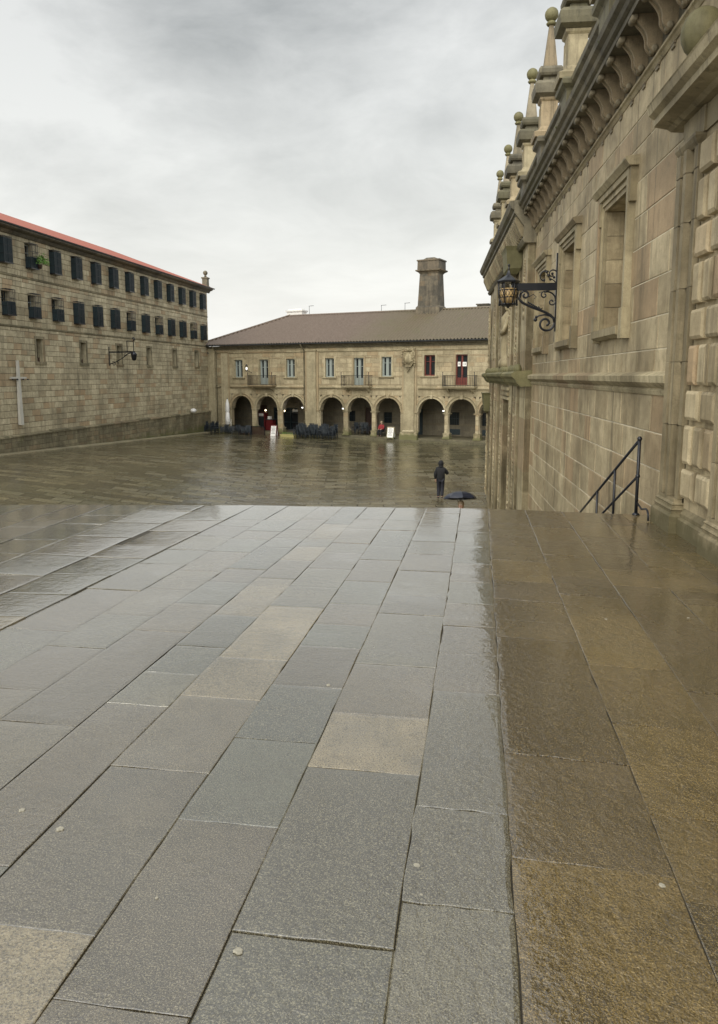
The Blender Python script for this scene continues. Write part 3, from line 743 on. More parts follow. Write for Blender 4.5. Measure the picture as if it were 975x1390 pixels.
for a, b in zip(rows[:-1], rows[1:]):
    for j in range(4):
        cuts = sorted([0,1]+[random.uniform(.2,.45),random.uniform(.55,.8)])
        for f0, f1 in zip(cuts[:-1], cuts[1:]):
            L = lambda P_, Q_, f: tuple(P_[i]+(Q_[i]-P_[i])*f for i in range(3))
            mb.quad(L(a[j],a[(j+1)%4],f0+.006),L(a[j],a[(j+1)%4],f1-.006),L(b[j],b[(j+1)%4],f1-.006),L(b[j],b[(j+1)%4],f0+.006))
core = [sq(RTZ+.3,hw-.012), sq(zc,tw-.012)]
for j in range(4): mb.quad(core[0][j],core[0][(j+1)%4],core[1][(j+1)%4],core[1][j], 0, (.1,.1,.1))
top = [sq(zc-.25,tw), sq(zc-.1,tw+.12), sq(zc+.02,tw+.34), sq(zc+.12,tw+.36), sq(zc+.12,tw+.20), sq(zd-.14,tw+.18), sq(zd-.12,tw+.26), sq(zd,tw+.24), sq(zd+.04,tw*.75), sq(zd+.22,tw*.45)]
for a, b in zip(top[:-1], top[1:]):
    for j in range(4): mb.quad(a[j],a[(j+1)%4],b[(j+1)%4],b[j])
mb.add(top[-1], [(0,1,2,3)])
mb.build('chimney', M['chim'], roofF)
# small low chimney at the right
q = Fpix(656,416,RD+1); mb = MB(); mb.loft([(q[1]-.8,0),(q[1]+.12,0),(q[1]+.12,-.08),(q[1]+.22,-.08)], q[0]-.45, q[0]+.6, RD+.6, RD+1.3); mb.build('chimney', M['chim'], roofF)
# windows of the upper floor
def shutter_window(a, b, c, d, mat, kind):
    mb = MB(); fr = .17; sl = c-.02
    mb.box(a-fr,a,-.05,0,c,d+fr); mb.box(b,b+fr,-.05,0,c,d+fr); mb.box(a,b,-.051,0,d,d+fr)
    if kind == 'window': mb.extrude([(0,c-.16),(-.08,c-.16),(-.16,c-.05),(-.16,c),(0,c)], 'x', a-fr-.1, b+fr+.1)
    w = mb.build('window_surround', M['trim_f'], FB)
    mb = MB(); mb.box(a,b,.26,.29,c,d); mb.build('pane', M['glass'], w)
    mb = MB(); m0 = (a+b)/2
    for x0, x1 in ((a,a+.08),(m0-.07,m0+.07),(b-.08,b)): mb.box(x0,x1,.15,.24,c,d)
    mb.box(a,b,.151,.241,d-.09,d); mb.box(a,b,.151,.241,c,c+.09)
    if kind == 'door': mb.box(a+.08,m0-.07,.17,.23,c,c+.62); mb.box(m0+.07,b-.08,.17,.23,c,c+.62)
    if mat != M['redwood']:
        for x0, x1 in ((a+.08,a+.16),(m0-.14,m0-.07),(m0+.07,m0+.14),(b-.16,b-.08)): mb.box(x0,x1,.19,.23,c+.09,d-.09)
    mb.box(a,b,.16,.23,c+(d-c)*.68,c+(d-c)*.68+.04)
    mb.build('casement', mat, w)
    return w
for i, (a,b,c,d) in enumerate(upw):
    w = shutter_window(a,b,c,d, M['redwood'] if i in (6,7,8) else M['whitewood'], 'door' if i in (1,4,7) else 'window')
    if i == 7:
        mb = MB(); mb.box(a+.13,a+.37,.13,.14,6.45,6.82); mb.build('notice', M['paper'], w)
        mb = MB(); mb.box(b-.48,b-.13,.13,.14,6.45,6.80); mb.build('notice', M['paper'], w)
        mb = MB(); mb.box(a+.22,a+.28,.124,.128,6.55,6.74); mb.box(b-.40,b-.34,.124,.128,6.60,6.66); mb.box(b-.28,b-.20,.124,.128,6.60,6.66); mb.build('notice_print', M['iron'], w)
for i in (1,4,7):
    a,b,c,d = upw[i]; m0 = (a+b)/2; w = 1.42; zf = 4.78
    mb = MB(); mb.loft([(zf-.20,.12),(zf-.12,.05),(zf-.05,0),(zf,0)], m0-w, m0+w, -.82, -.0)
    for x in (m0-w+.3, m0+w-.42): mb.extrude([(0,zf-.20),(-.55,zf-.20),(-.5,zf-.32),(-.15,zf-.5),(0,zf-.62)], 'x', x, x+.14)
    bal = mb.build('balcony', M['trim_f'], FB)
    mb = MB()
    for z in (zf+.06, zf+.90): mb.box(m0-w+.04,m0+w-.04,-.78,-.755,z,z+.03); mb.box(m0-w+.04,m0-w+.065,-.755,-.02,z,z+.03); mb.box(m0+w-.065,m0+w-.04,-.755,-.02,z,z+.03)
    n_ = 19
    for k in range(n_+1): x = m0-w+.05+k*(2*w-.1)/n_; mb.box(x-.011,x+.011,-.777,-.757,zf,zf+.92)
    for k in range(4):
        for x in (m0-w+.05, m0+w-.05): yy = -.15-k*.17; mb.box(x-.011,x+.011,yy-.011,yy+.011,zf,zf+.92)
    for x in (m0-w+.05, m0+w-.05): mb.tube([(x,-.77,zf),(x,-.77,zf+1.1)], .025, 6); mb.ball((x,-.77,zf+1.15), .05, 8)
    mb.build('railing', M['iron'], bal)
# carved coat of arms on the second pier
mb = MB(); m0 = 21.73; rr = random.Random(5)
mb.loft([(6.4,.25),(6.6,.05),(7.4,0),(7.9,.05)], m0-.48, m0+.48, -.36, -.22)
mb.ball((m0,-.36,7.1), .34, 14, sc_=(1,.35,1.25)); mb.ball((m0,-.40,7.12), .22, 12, sc_=(1,.3,1.2))
for sx in (-1,1):
    mb.tube([(m0+sx*.1,-.36,7.75),(m0+sx*.38,-.38,7.85),(m0+sx*.56,-.36,7.6),(m0+sx*.50,-.34,7.2),(m0+sx*.58,-.34,6.9),(m0+sx*.35,-.34,6.6)], .075, 6)
    for k in range(14): mb.ball((m0+sx*rr.uniform(.3,.62),-.36,rr.uniform(6.5,7.9)), rr.uniform(.05,.10), 7)
mb.ball((m0,-.36,7.85), .16, 10); mb.tube([(m0,-.34,6.5),(m0,-.34,6.05)], .11, 8, r2=.03)
for k in range(6): mb.ball((m0+rr.uniform(-.1,.1),-.34,6.0+k*.09), .06, 7)
mb.build('coat_of_arms', M['trim_r'], FB)
# inside of the arcade
DP = 3.6
bw = [ (13.55,14.55,1.35,2.35), (17.55,18.4,1.3,2.3), (23.95,25.0,1.3,2.45), (27.1,28.0,1.3,2.45), (29.4,30.2,1.4,2.2), (9.3,10.6,1.25,2.45)]
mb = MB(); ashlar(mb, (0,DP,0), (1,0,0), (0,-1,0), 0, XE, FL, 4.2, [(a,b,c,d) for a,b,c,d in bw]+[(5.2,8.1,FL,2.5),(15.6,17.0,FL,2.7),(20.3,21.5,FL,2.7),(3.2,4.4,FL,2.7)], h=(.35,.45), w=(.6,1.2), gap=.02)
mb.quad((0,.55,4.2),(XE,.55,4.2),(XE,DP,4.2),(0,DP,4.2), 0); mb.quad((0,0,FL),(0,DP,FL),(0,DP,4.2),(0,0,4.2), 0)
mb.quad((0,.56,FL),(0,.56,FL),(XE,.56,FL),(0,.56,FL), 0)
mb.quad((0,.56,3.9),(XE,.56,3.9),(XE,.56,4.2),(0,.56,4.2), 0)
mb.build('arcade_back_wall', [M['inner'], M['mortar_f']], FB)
mb = MB(); mb.box(-.0,XE,-.02,12,0,FL-.001); mb.box(.0,XE,-.50,-.022,-.05,.155, bev=.02); mb.build('arcade_floor', M['dark_r'], FB)
for a,b,c,d in bw:
    mb = MB(); mb.box(a,b,DP+.10,DP+.14,c,d); w = mb.build('arcade_window', M['glass'], FB)
    mb = MB()
    for k in range(6): x = a+(b-a)*(k+.5)/6; mb.box(x-.012,x+.012,DP+.02,DP+.04,c,d)
    mb.box(a,b,DP+.015,DP+.045,(c+d)/2,(c+d)/2+.03); mb.build('bars', M['teal'], w)
for a,b,mt in ((15.6,17.0,'wood_dark'),(20.3,21.5,'teal'),(3.2,4.4,'wood_dark')):
    mb = MB(); mb.box(a,b,DP+.12,DP+.18,FL,2.7)
    for x0,x1 in ((a+.1,(a+b)/2-.06),((a+b)/2+.06,b-.1)):
        for z0,z1 in ((.5,1.3),(1.45,2.5)): mb.box(x0,x1,DP+.09,DP+.12,z0,z1, bev=0)
    mb.build('arcade_door', M[mt], FB)
mb = MB(); mb.box(5.2,8.1,DP+.25,DP+.29,FL,2.5)
w = mb.build('shop_front', M['glass'], FB)
mb = MB()
for x in (5.2,6.1,6.15,7.1,8.0): mb.box(x,x+.1,DP+.12,DP+.2,FL,2.5)
mb.box(5.2,8.1,DP+.121,DP+.201,2.0,2.1); mb.box(5.2,8.1,DP+.121,DP+.201,2.4,2.5); mb.box(6.15,8.1,DP+.121,DP+.201,1.0,1.1); mb.build('frame', M['teal'], w)
mb = MB(); mb.box(7.3,7.95,DP+.22,DP+.24,1.98,2.3); mb.build('lit_notice', M['paper'], w)
for x in (24.2, 27.4):                                        # low dark vents
    mb = MB(); mb.box(x-.25,x+.9,DP-.03,DP+.0,.45,.95)
    for k in range(5): mb.box(x-.25,x+.9,DP-.05,DP-.03,.47+k*.1,.50+k*.1)
    mb.build('floor_vent', M['teal'], FB)
# ------------------------------------------------------------------ things around the arcade
def Fp(x, y, z=0): p = Fx(x, y); return (p[0], p[1], G+z)
for i, (x, lab) in enumerate(((11.0,'small white floodlight at the left shoulder of the wide pier beside the blue screen'),(15.30,'small white floodlight on the capital of the column above the stacked chairs'),(24.95,'small white floodlight on the capital of the column left of the balcony with red doors'))):
    t = empty('floodlight', Fp(x, -.2, 2.72), FA); tag(t, lab, 'floodlight', 'white floodlights on the arcade')
    mb = MB(); mb.box(-.02,.02,0,.12,-.02,.02); mb.box(-.09,.09,-.04,.0,-.05,.07, bev=.02); mb.build('housing', M['white'], t)
    mb = MB(); mb.box(-.06,.06,-.05,-.041,-.03,.05); mb.build('lens', M['cold'], t)
t = empty('hanging_lantern', Fp(5.2, -.85, 6.15), FA); tag(t, 'small lit street lantern on a bracket beside the left balcony', 'lantern')
mb = MB(); mb.tube([(0,.85,-.2),(0,.3,-.05),(0,0,.0)], .025, 6); mb.lathe([(.10,-.06),(.12,0),(.05,.02)], (0,0,0), 8); mb.lathe([(.15,.42),(.05,.55),(.02,.62)], (0,0,0), 8)
for k in range(4): a = k*math.pi/2; mb.tube([(.10*math.cos(a),.10*math.sin(a),0),(.14*math.cos(a),.14*math.sin(a),.42)], .012, 4)
mb.build('frame', M['iron'], t); mb = MB(); mb.lathe([(.05,.08),(.07,.28),(.05,.30)], (0,0,0), 8); mb.build('glass', M['cold'], t)
for x, lab in ((6.65,'left one of two warm lit globe lamps inside the second arch'),(7.15,'right one of two warm lit globe lamps inside the second arch'),(4.92,'warm lit globe lamp above the red kiosk fridge')):
    t = empty('globe_lamp', Fp(x, 2.6, 2.24), FA); tag(t, lab, 'lamp', 'lit globe lamps under the arcade')
    mb = MB(); mb.ball((0,0,0), .085, 10); mb.build('globe', M['bulb'], t)
    mb = MB(); mb.tube([(0,0,.08),(0,0,1.93)], .01, 5); mb.lathe([(.05,0),(.03,.05)], (0,0,.07), 8); mb.build('cord', M['iron'], t)
t = empty('menu_screen', Fp(9.72, 3.2, 1.25), FA); tag(t, 'dark framed screen glowing deep blue inside the third arch', 'screen')
mb = MB(); mb.box(-.60,.60,0,.06,0,1.25, bev=0); mb.box(-.1,.1,.06,.4,.5,.7); mb.build('frame', M['iron'], t)
mb = MB(); mb.box(-.50,.42,-.02,-.001,.12,1.02); mb.build('display', M['screen'], t)
def aboard(loc, rz, lab, fmat, wide=.62, tall=1.1, lines_=True):
    t = empty('sandwich_board', loc, rz); tag(t, lab, 'sign board')
    for sg in (-1, 1):
        mb = MB(); y0 = sg*.28; y1 = sg*.03
        P = lambda x, f, e=0: (x, y0+(y1-y0)*f+sg*e, tall*f)
        w = wide/2
        for x0, x1, f0, f1 in ((-w,-w+.06,0,1),(w-.06,w,0,1),(-w,w,.93,1),(-w,w,.10,.16)):
            vs = [P(x0,f0,.02),P(x1,f0,.02),P(x1,f1,.02),P(x0,f1,.02),P(x0,f0,-.02),P(x1,f0,-.02),P(x1,f1,-.02),P(x0,f1,-.02)]
            mb.add(vs, [(0,1,2,3),(7,6,5,4),(0,4,5,1),(1,5,6,2),(2,6,7,3),(3,7,4,0)])
        fr = mb.build('frame', fmat, t)
        mb = MB(); mb.add([P(-w+.05,.14,.012),P(w-.05,.14,.012),P(w-.05,.95,.012),P(-w+.05,.95,.012),P(-w+.05,.14,-.012),P(w-.05,.14,-.012),P(w-.05,.95,-.012),P(-w+.05,.95,-.012)], [(0,1,2,3),(7,6,5,4),(0,4,5,1),(1,5,6,2),(2,6,7,3),(3,7,4,0)])
        mb.build('panel', M['paper'], fr)
        if lines_:
            mb = MB()
            for k in range(6):
                f = .84-.10*k; ww = [.12,.20,.16,.20,.10,.18][k]
                for s0, s1 in ((-ww,-ww*.2),(-ww*.05,ww*.5),(ww*.6,ww)): mb.add([P(s0,f,.022),P(s1,f,.022),P(s1,f+.03,.022),P(s0,f+.03,.022)], [(0,1,2,3)])
            mb.build('printed_lines', M['gutter'], fr)
    return t
aboard(Fp(9.15,-2.2,.0), FA+R(4), 'white menu board with red frame standing in front of the third arch', M['redpaint'], .66, 1.18)
aboard(Fp(20.15,-.35,FL*.5), FA, 'grey white menu board standing on the step before the sixth arch', M['trim_f'], .70, 1.08)
# closed parasol
t = empty('closed_parasol', Fp(3.02,-1.1,.0), FA); tag(t, 'tall closed white parasol standing at the first arch', 'parasol')
mb = MB(); mb.lathe([(.30,0),(.30,.06),(.08,.10),(.05,.16)], (0,0,0), 12); mb.build('base', M['gutter'], t)
mb = MB(); mb.lathe([(.03,.1),(.03,3.45),(.05,3.47),(.01,3.55)], (0,0,0), 8); mb.build('pole', M['gutter'], t)
mb = MB(); n_ = 16; vs = []; prof = [(.05,.95),(.20,1.05),(.21,1.6),(.16,2.15),(.13,2.2),(.20,2.3),(.16,3.0),(.05,3.42)]
for r, z in prof:
    for j in range(n_): a = 2*math.pi*j/n_; q = r*(1+.18*(j%2)); vs.append((q*math.cos(a), q*math.sin(a), z))
mb.add(vs, [(k*n_+j,k*n_+(j+1)%n_,(k+1)*n_+(j+1)%n_,(k+1)*n_+j) for k in range(len(prof)-1) for j in range(n_)], 0, None, True); mb.build('canopy', M['white'], t)
# stacked terrace chairs
def chair_mesh():
    mb = MB()
    mb.box(-.23,.23,-.22,.24,.42,.46, bev=.01)
    for x in (-.22,.19):
        mb.tube([(x+.015,-.2,.44),(x+.015,-.25,0)], .018, 5); mb.tube([(x+.015,.22,.0),(x+.015,.20,.44),(x+.015,.27,.88)], .018, 5)
        mb.tube([(x+.015,-.2,.43),(x+.015,-.22,.64),(x+.015,.22,.66)], .016, 5)
    for k in range(5): z = .52+k*.075; yy = .215+(z-.44)*.12; mb.box(-.21,.21,yy-.008,yy+.008,z,z+.055)
    return mb
cp = chair_mesh().build('terrace_chair', M['chair']); first = [True]
def chair(x, y, z, rz, lab, grp):
    c = cp if first[0] else dup(cp); first[0] = False
    c.location = Fp(x, y, z); c.rotation_euler = (0,0,FA+rz); tag(c, lab, 'chair', grp)
rr = random.Random(11)
g1 = 'chairs stacked before the fourth arch'
for r_ in range(2):
    for i in range(7):
        x = 11.5+i*.60+r_*.2; y = -1.5-r_*.75
        for k in range(5 if r_ == 0 else 4): chair(x+rr.uniform(-.04,.04)+.0*k, y-.02*k, .13*k, rr.uniform(-.25,.25)+(3.14 if i%2 else 0), 'dark terrace chair in the long rows of stacks before the fourth arch', g1)
g2 = 'chairs stacked at the corner under the monastery wall'
for i in range(4):
    for k in range(4): chair(.2+i*.62, -1.7-.15*(i%2), .13*k, rr.uniform(-.4,.4), 'dark terrace chair in the stacks in the left corner of the square', g2)
g3 = 'chairs pushed together inside the fifth arch'
for i in range(5):
    for k in range(3): chair(15.9+i*.52, .95+.25*(i%2), FL+.13*k, rr.uniform(-.4,.4), 'dark terrace chair stacked behind the columns of the fifth arch', g3)
g4 = 'chairs in front of the first two arches'
for i in range(6):
    for k in range(2+(i%2)): chair(3.7+i*.62, -2.7-.1*(i%3), .13*k, rr.uniform(-.5,.5)+3.14, 'dark terrace chair standing before the slatted barrier at the second arch', g4)
# folded tables
def table(x, y, z, lab, tilt=False):
    t = empty('terrace_table', Fp(x, y, z), FA+rr.uniform(-.3,.3)); tag(t, lab, 'table', 'dark terrace tables')
    mb = MB(); mb.box(-.35,.35,-.35,.35,.70,.735, bev=.01); mb.build('table_top', M['chair'], t)
    mb = MB(); mb.lathe([(.03,.05),(.03,.70)], (0,0,0), 8); mb.build('pedestal', M['iron'], t)
    mb = MB(); mb.box(-.25,.25,-.03,.03,0,.05); mb.box(-.03,.03,-.25,.25,.001,.051); mb.build('foot', M['iron'], t)
table(2.75,-2.3,0,'dark square table right of the chairs stacked in the left corner'); table(10.6,-1.1,0,'dark square table between the red framed board and the stacked chairs')
table(18.25,.9,FL,'dark square table inside the fifth arch beside the seated person')
# slatted barriers
for x, lab in ((5.6,'left one of the dark slatted barriers before the second arch'),(7.15,'right one of the dark slatted barriers before the second arch')):
    t = empty('slatted_barrier', Fp(x,-1.9,0), FA); tag(t, lab, 'barrier', 'slatted barriers before the second arch')
    mb = MB()
    for k in range(14): mb.box(-.70+k*.105,-.70+k*.105+.06,-.02,.02,.10,.92)
    mb.build('slats', M['wood_dark'], t); mb = MB(); mb.box(-.74,.76,-.035,.035,.92,.98); mb.box(-.74,.76,-.034,.034,.06,.11)
    for q_ in (-.74,.70): mb.box(q_,q_+.06,-.2,.2,0,.06); mb.box(q_,q_+.06,-.03,.03,0,.99)
    mb.build('frame', M['iron'], t)
# folding ladder frame
t = empty('folding_easel', Fp(3.95,-2.0,0), FA); tag(t, 'thin pale folding easel leaning up before the first arch', 'easel')
mb = MB()
for sx in (-1,1): mb.tube([(sx*.28,-.15,0),(sx*.16,0,1.6)], .022, 6)
mb.tube([(0,.35,0),(0,.02,1.55)], .02, 6); mb.build('legs', M['marble'], t)
mb = MB(); mb.box(-.25,.25,-.11,-.08,.55,.59); mb.box(-.19,.19,-.04,-.01,1.25,1.29); mb.build('rail', M['marble'], t)
# red kiosk fridge
t = empty('drinks_fridge', Fp(5.05,1.6,FL), FA); tag(t, 'tall red and white drinks fridge between the first two arches', 'fridge')
mb = MB(); mb.box(-.38,.42,0,.6,0,1.75, bev=.03); mb.build('cabinet', M['redpaint'], t)
mb = MB(); mb.box(-.30,.34,-.03,-.001,.18,1.35); mb.build('door', M['glass'], t)
mb = MB(); mb.box(-.25,.29,-.02,-.001,1.42,1.66); mb.build('header_panel', M['white'], t)
# counter with pale boxes
t = empty('service_counter', Fp(6.0,1.7,FL), FA); tag(t, 'red fronted service counter inside the second arch', 'counter')
mb = MB(); mb.box(-.45,.35,0,.55,0,1.05, bev=.02); mb.build('body', M['redpaint'], t); mb = MB(); mb.box(-.5,.4,-.05,.6,1.05,1.10); mb.build('worktop', M['gutter'], t)
mb = MB(); mb.box(-.3,.0,.1,.4,1.10,1.38, bev=.02); mb.build('serving_box', M['white'], t)
# planter trough
t = empty('planter_trough', Fp(10.75,-2.3,0), FA); tag(t, 'low pale yellow planter trough between the red framed board and the stacked chairs', 'planter')
mb = MB(); mb.loft([(0,.05),(.30,0),(.34,-.03),(.38,-.03)], -.75, .75, -.2, .2); mb.build('trough', M['yellow'], t)
mb = MB()
for k in range(140):
    c = Vector((rr.uniform(-.68,.68), rr.uniform(-.16,.16), .38+rr.uniform(0,.18))); u_ = Vector((rr.uniform(-1,1),rr.uniform(-1,1),rr.uniform(-.3,1))).normalized()*.06; v_ = u_.cross(Vector((0.3,.2,1))).normalized()*.025
    mb.add([c-u_,c+v_,c+u_,c-v_], [(0,1,2,3)])
mb.build('foliage', M['leaf'], t)
# ================================================================== RIGHT BUILDING (cathedral flank)
# local frame of the meshes: x = distance to the right of the eye line, y = distance along the wall, z = height over the terrace
LW = 2.68; RO = (LW, 20.0, G)
RB = empty('cathedral_building', (*Wxy(LW, 20.0), G), TH)
tag(RB, 'tall tan granite church flank with scrolled cornice, obelisk pinnacles and carved portal', 'building')
S0, S1, SPORT = -6.0, 34.0, 21.0
MZ = 5.42                                                     # moulding under the brackets
wins = [(10.98,12.42), (14.80,16.25), (18.45,19.95)]          # openings (s)
WZ0, WZ1 = 2.32, 4.16
hol = [(a,b,WZ0,WZ1) for a,b in wins]
mb = MB()
ashlar(mb, (LW,0,0), (0,1,0), (-1,0,0), 8.6, SPORT, -4.2, 1.38, (), h=(.34,.50), w=(.45,1.15), gap=.014, dep=.006, bev=.008, depv=.008)
ashlar(mb, (LW,0,0), (0,1,0), (-1,0,0), 8.6, SPORT, 1.60, MZ-.02, hol, h=(.36,.54), w=(.5,1.2), gap=.012, dep=.006, bev=.008, depv=.006)
ashlar(mb, (LW,0,0), (0,1,0), (-1,0,0), SPORT, S1, -4.2, MZ, (), h=(.36,.54), w=(.5,1.2), gap=.012, dep=.006)
ashlar(mb, (LW,0,0), (0,1,0), (-1,0,0), S0, 8.6, -.6, MZ, (), h=(.36,.54), w=(.5,1.2), gap=.012, dep=.006)
ashlar(mb, (LW,S1,0), (1,0,0), (0,1,0), -.2, 12, -4.2, MZ+.6, (), h=(.36,.54), w=(.5,1.2), gap=.012, dep=.006)
mb.quad((LW,S0,-4.2),(LW+12,S0,-4.2),(LW+12,S0,6),(LW,S0,6)); mb.quad((LW+12,S0,-4.2),(LW+12,S1,-4.2),(LW+12,S1,6),(LW+12,S0,6)); mb.quad((LW,S0,6),(LW+12,S0,6),(LW+12,S1,6),(LW,S1,6))
for a,b,c,d in hol:
    D = LW+.32
    for k in range(5):
        z0 = c+(d-c)*k/5; z1 = c+(d-c)*(k+1)/5-.008; tn = (random.random(),random.random()*.6,0)
        mb.quad((LW,b,z0),(D,b,z0),(D,b,z1),(LW,b,z1), 0, tn); mb.quad((LW,a,z0),(D,a,z0),(D,a,z1),(LW,a,z1), 0, tn)
        mb.quad((D,a,z0),(D,b,z0),(D,b,z1),(D,a,z1), 0, (random.random()*.5,.3,0))
    mb.quad((LW,a,d),(LW,b,d),(D,b,d),(D,a,d), 0, (.3,.3,0)); mb.quad((LW,a,c),(LW,b,c),(D,b,c+.02),(D,a,c+.02), 0, (.6,.3,0))
mb.build('wall', [M['wall_r'], M['mortar_r']], RB, RO)
# moulded window surrounds
for a, b in wins:
    mb = MB(); fr = .23; c, d = WZ0, WZ1; X = LW
    def bars(o, i, x):                                         # rectangular ring from offset i to offset o, proud by x
        mb.box(X-x,X+.01,a-o,a-i,c-.0,d+o); mb.box(X-x,X+.01,b+i,b+o,c-.0,d+o); mb.box(X-x,X+.01,a-i,b+i,d+i,d+o)
    bars(.07, .0, .045); bars(.145, .071, .07); bars(fr, .146, .11)
    for s0, s1 in ((a-fr-.07,a-.09),(b+.09,b+fr+.07)): mb.box(X-.10,X+.01,s0,s1,d-.22,d+fr+.001)   # ears
    mb.extrude([(X+.01,d+fr+.002),(X-.13,d+fr+.002),(X-.19,d+fr+.08),(X-.19,d+fr+.11),(X+.01,d+fr+.14)], 'y', a-fr-.12, b+fr+.12)
    w = mb.build('window', M['trim_r'], RB, RO)
    mb = MB(); mb.box(X-.13,X+.01,a-fr-.05,a-.10,c-.20,c+.22); mb.box(X-.13,X+.01,b+.10,b+fr+.05,c-.20,c+.22); mb.extrude([(X+.40,c+.03),(X-.16,c-.02),(X-.16,c-.13),(X-.08,c-.17),(X+.01,c-.17)], 'y', a-.098, b+.098)
    mb.build('sill', M['trim_r'], w, (0,0,0)).location = (-RO[0],-RO[1],-RO[2])
# string course
mb = MB(); s = 8.62
while s < SPORT-.01:
    e = min(SPORT, s+random.uniform(.8,1.5)); 
    if SPORT-e < .4: e = SPORT
    mb.extrude([(LW+.01,1.36),(LW-.03,1.37),(LW-.05,1.42),(LW-.02,1.45),(LW-.06,1.47),(LW-.13,1.52),(LW-.14,1.60),(LW-.10,1.62),(LW+.01,1.66)], 'y', s+.003, e-.003); s = e
mb.build('string_course', M['trim_r'], RB, RO)
# moulding under the brackets
mb = MB(); s = S0
while s < SPORT:
    e = min(SPORT, s+1.78); mb.extrude([(LW+.01,MZ-.05),(LW-.02,MZ-.05),(LW-.05,MZ-.01),(LW-.03,MZ+.01),(LW-.06,MZ+.03),(LW-.06,MZ+.06),(LW+.01,MZ+.07)], 'y', s+.002, e-.002); s = e
mb.build('bracket_moulding', M['trim_r'], RB, RO)
mb = MB(); mb.quad((LW+.002,S0,MZ-.03),(LW+.002,S1,MZ-.03),(LW+.002,S1,6.2),(LW+.002,S0,6.2)); mb.build('bracket_frieze', M['dark_r'], RB, RO)  # dark strip paints in the recess shade between brackets, over weathered stone
# S-scroll brackets
LIPX, LIPZ = 2.30, 5.92
def bracket():
    mb = MB(); c = []                                          # centre curve x out, z up
    for i in range(15):
        t = i/14; x = -.045-.25*sstep(.30,.92,t)-.055*math.sin(t*6.28); z = .07+.44*t
        c.append((x, z))
    th = [.05+.035*math.sin(t/14*3.14) for t in range(15)]
    for w0, w1, ex in ((-.075,-.04,.0),(-.04,.04,-.022),(.04,.075,.0)):
        poly = [(p[0]-h-ex, p[1]) for p, h in zip(c, th)]+[(.012, .51),(.012,.07)]
        # side walls & front strip
        n = 15; vs = []
        for yy in (w0+.0005, w1-.0005):
            vs += [(poly[k][0], yy, poly[k][1]) for k in range(n)]
            vs += [(.012, yy, poly[k][1]) for k in range(n)]
        fs = []
        for k in range(n-1):
            fs.append((k, k+1, 2*n+k+1, 2*n+k)); fs.append((k, n+k, n+k+1, k+1)); fs.append((2*n+k, 2*n+k+1, 3*n+k+1, 3*n+k))
        mb.add(vs, fs, 0)
    mb.lathe([(.02,-.09),(.045,-.088),(.045,.088),(.02,.09)], (0,0,0), 10)
    # turn the last lathe (upper volute) to lie along y
    L = 4*10
    for k in range(len(mb.v)-L, len(mb.v)):
        x, y, z = mb.v[k]; mb.v[k] = (x-.335, z, y+.475)
    mb.lathe([(.015,-.09),(.04,-.088),(.04,.088),(.015,.09)], (0,0,0), 10)
    for k in range(len(mb.v)-L, len(mb.v)):
        x, y, z = mb.v[k]; mb.v[k] = (x-.085, z, y+.115)
    mb.box(-.03,.0,-.06,.06,-.11,-.055); mb.box(-.035,.0,-.08,.08,-.075,-.055)    # drop below the moulding
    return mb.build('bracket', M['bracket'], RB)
b0 = bracket(); s = 20.75; k = 0
while s > -3.:
    o = b0 if k == 0 else dup(b0, RB)
    o.location = (LW-RO[0]-.0, s-RO[1], MZ-RO[2]); s -= .60; k += 1
# cornice
mb = MB(); s = S0
while s < SPORT:
    e = min(SPORT, s+random.uniform(1.2,1.9)); j = random.uniform(-.006,.006)
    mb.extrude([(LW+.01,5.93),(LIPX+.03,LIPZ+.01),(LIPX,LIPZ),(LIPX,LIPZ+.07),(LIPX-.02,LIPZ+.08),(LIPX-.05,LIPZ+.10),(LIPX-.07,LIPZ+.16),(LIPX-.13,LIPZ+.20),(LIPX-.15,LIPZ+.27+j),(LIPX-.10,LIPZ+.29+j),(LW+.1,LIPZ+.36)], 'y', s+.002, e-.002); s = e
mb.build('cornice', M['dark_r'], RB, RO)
mb = MB(); s = S0                                              # parapet
while s < S1:
    e = min(S1, s+random.uniform(1.2,1.9)); x = 2.50
    mb.box(x,x+.35,s+.002,e-.002,6.1,6.86); mb.extrude([(x+.4,6.86),(x-.02,6.86),(x-.09,6.92),(x-.10,7.0),(x+.1,7.05),(x+.4,7.05)], 'y', s+.002, e-.002); s = e
mb.build('parapet', M['dark_r'], RB, RO)
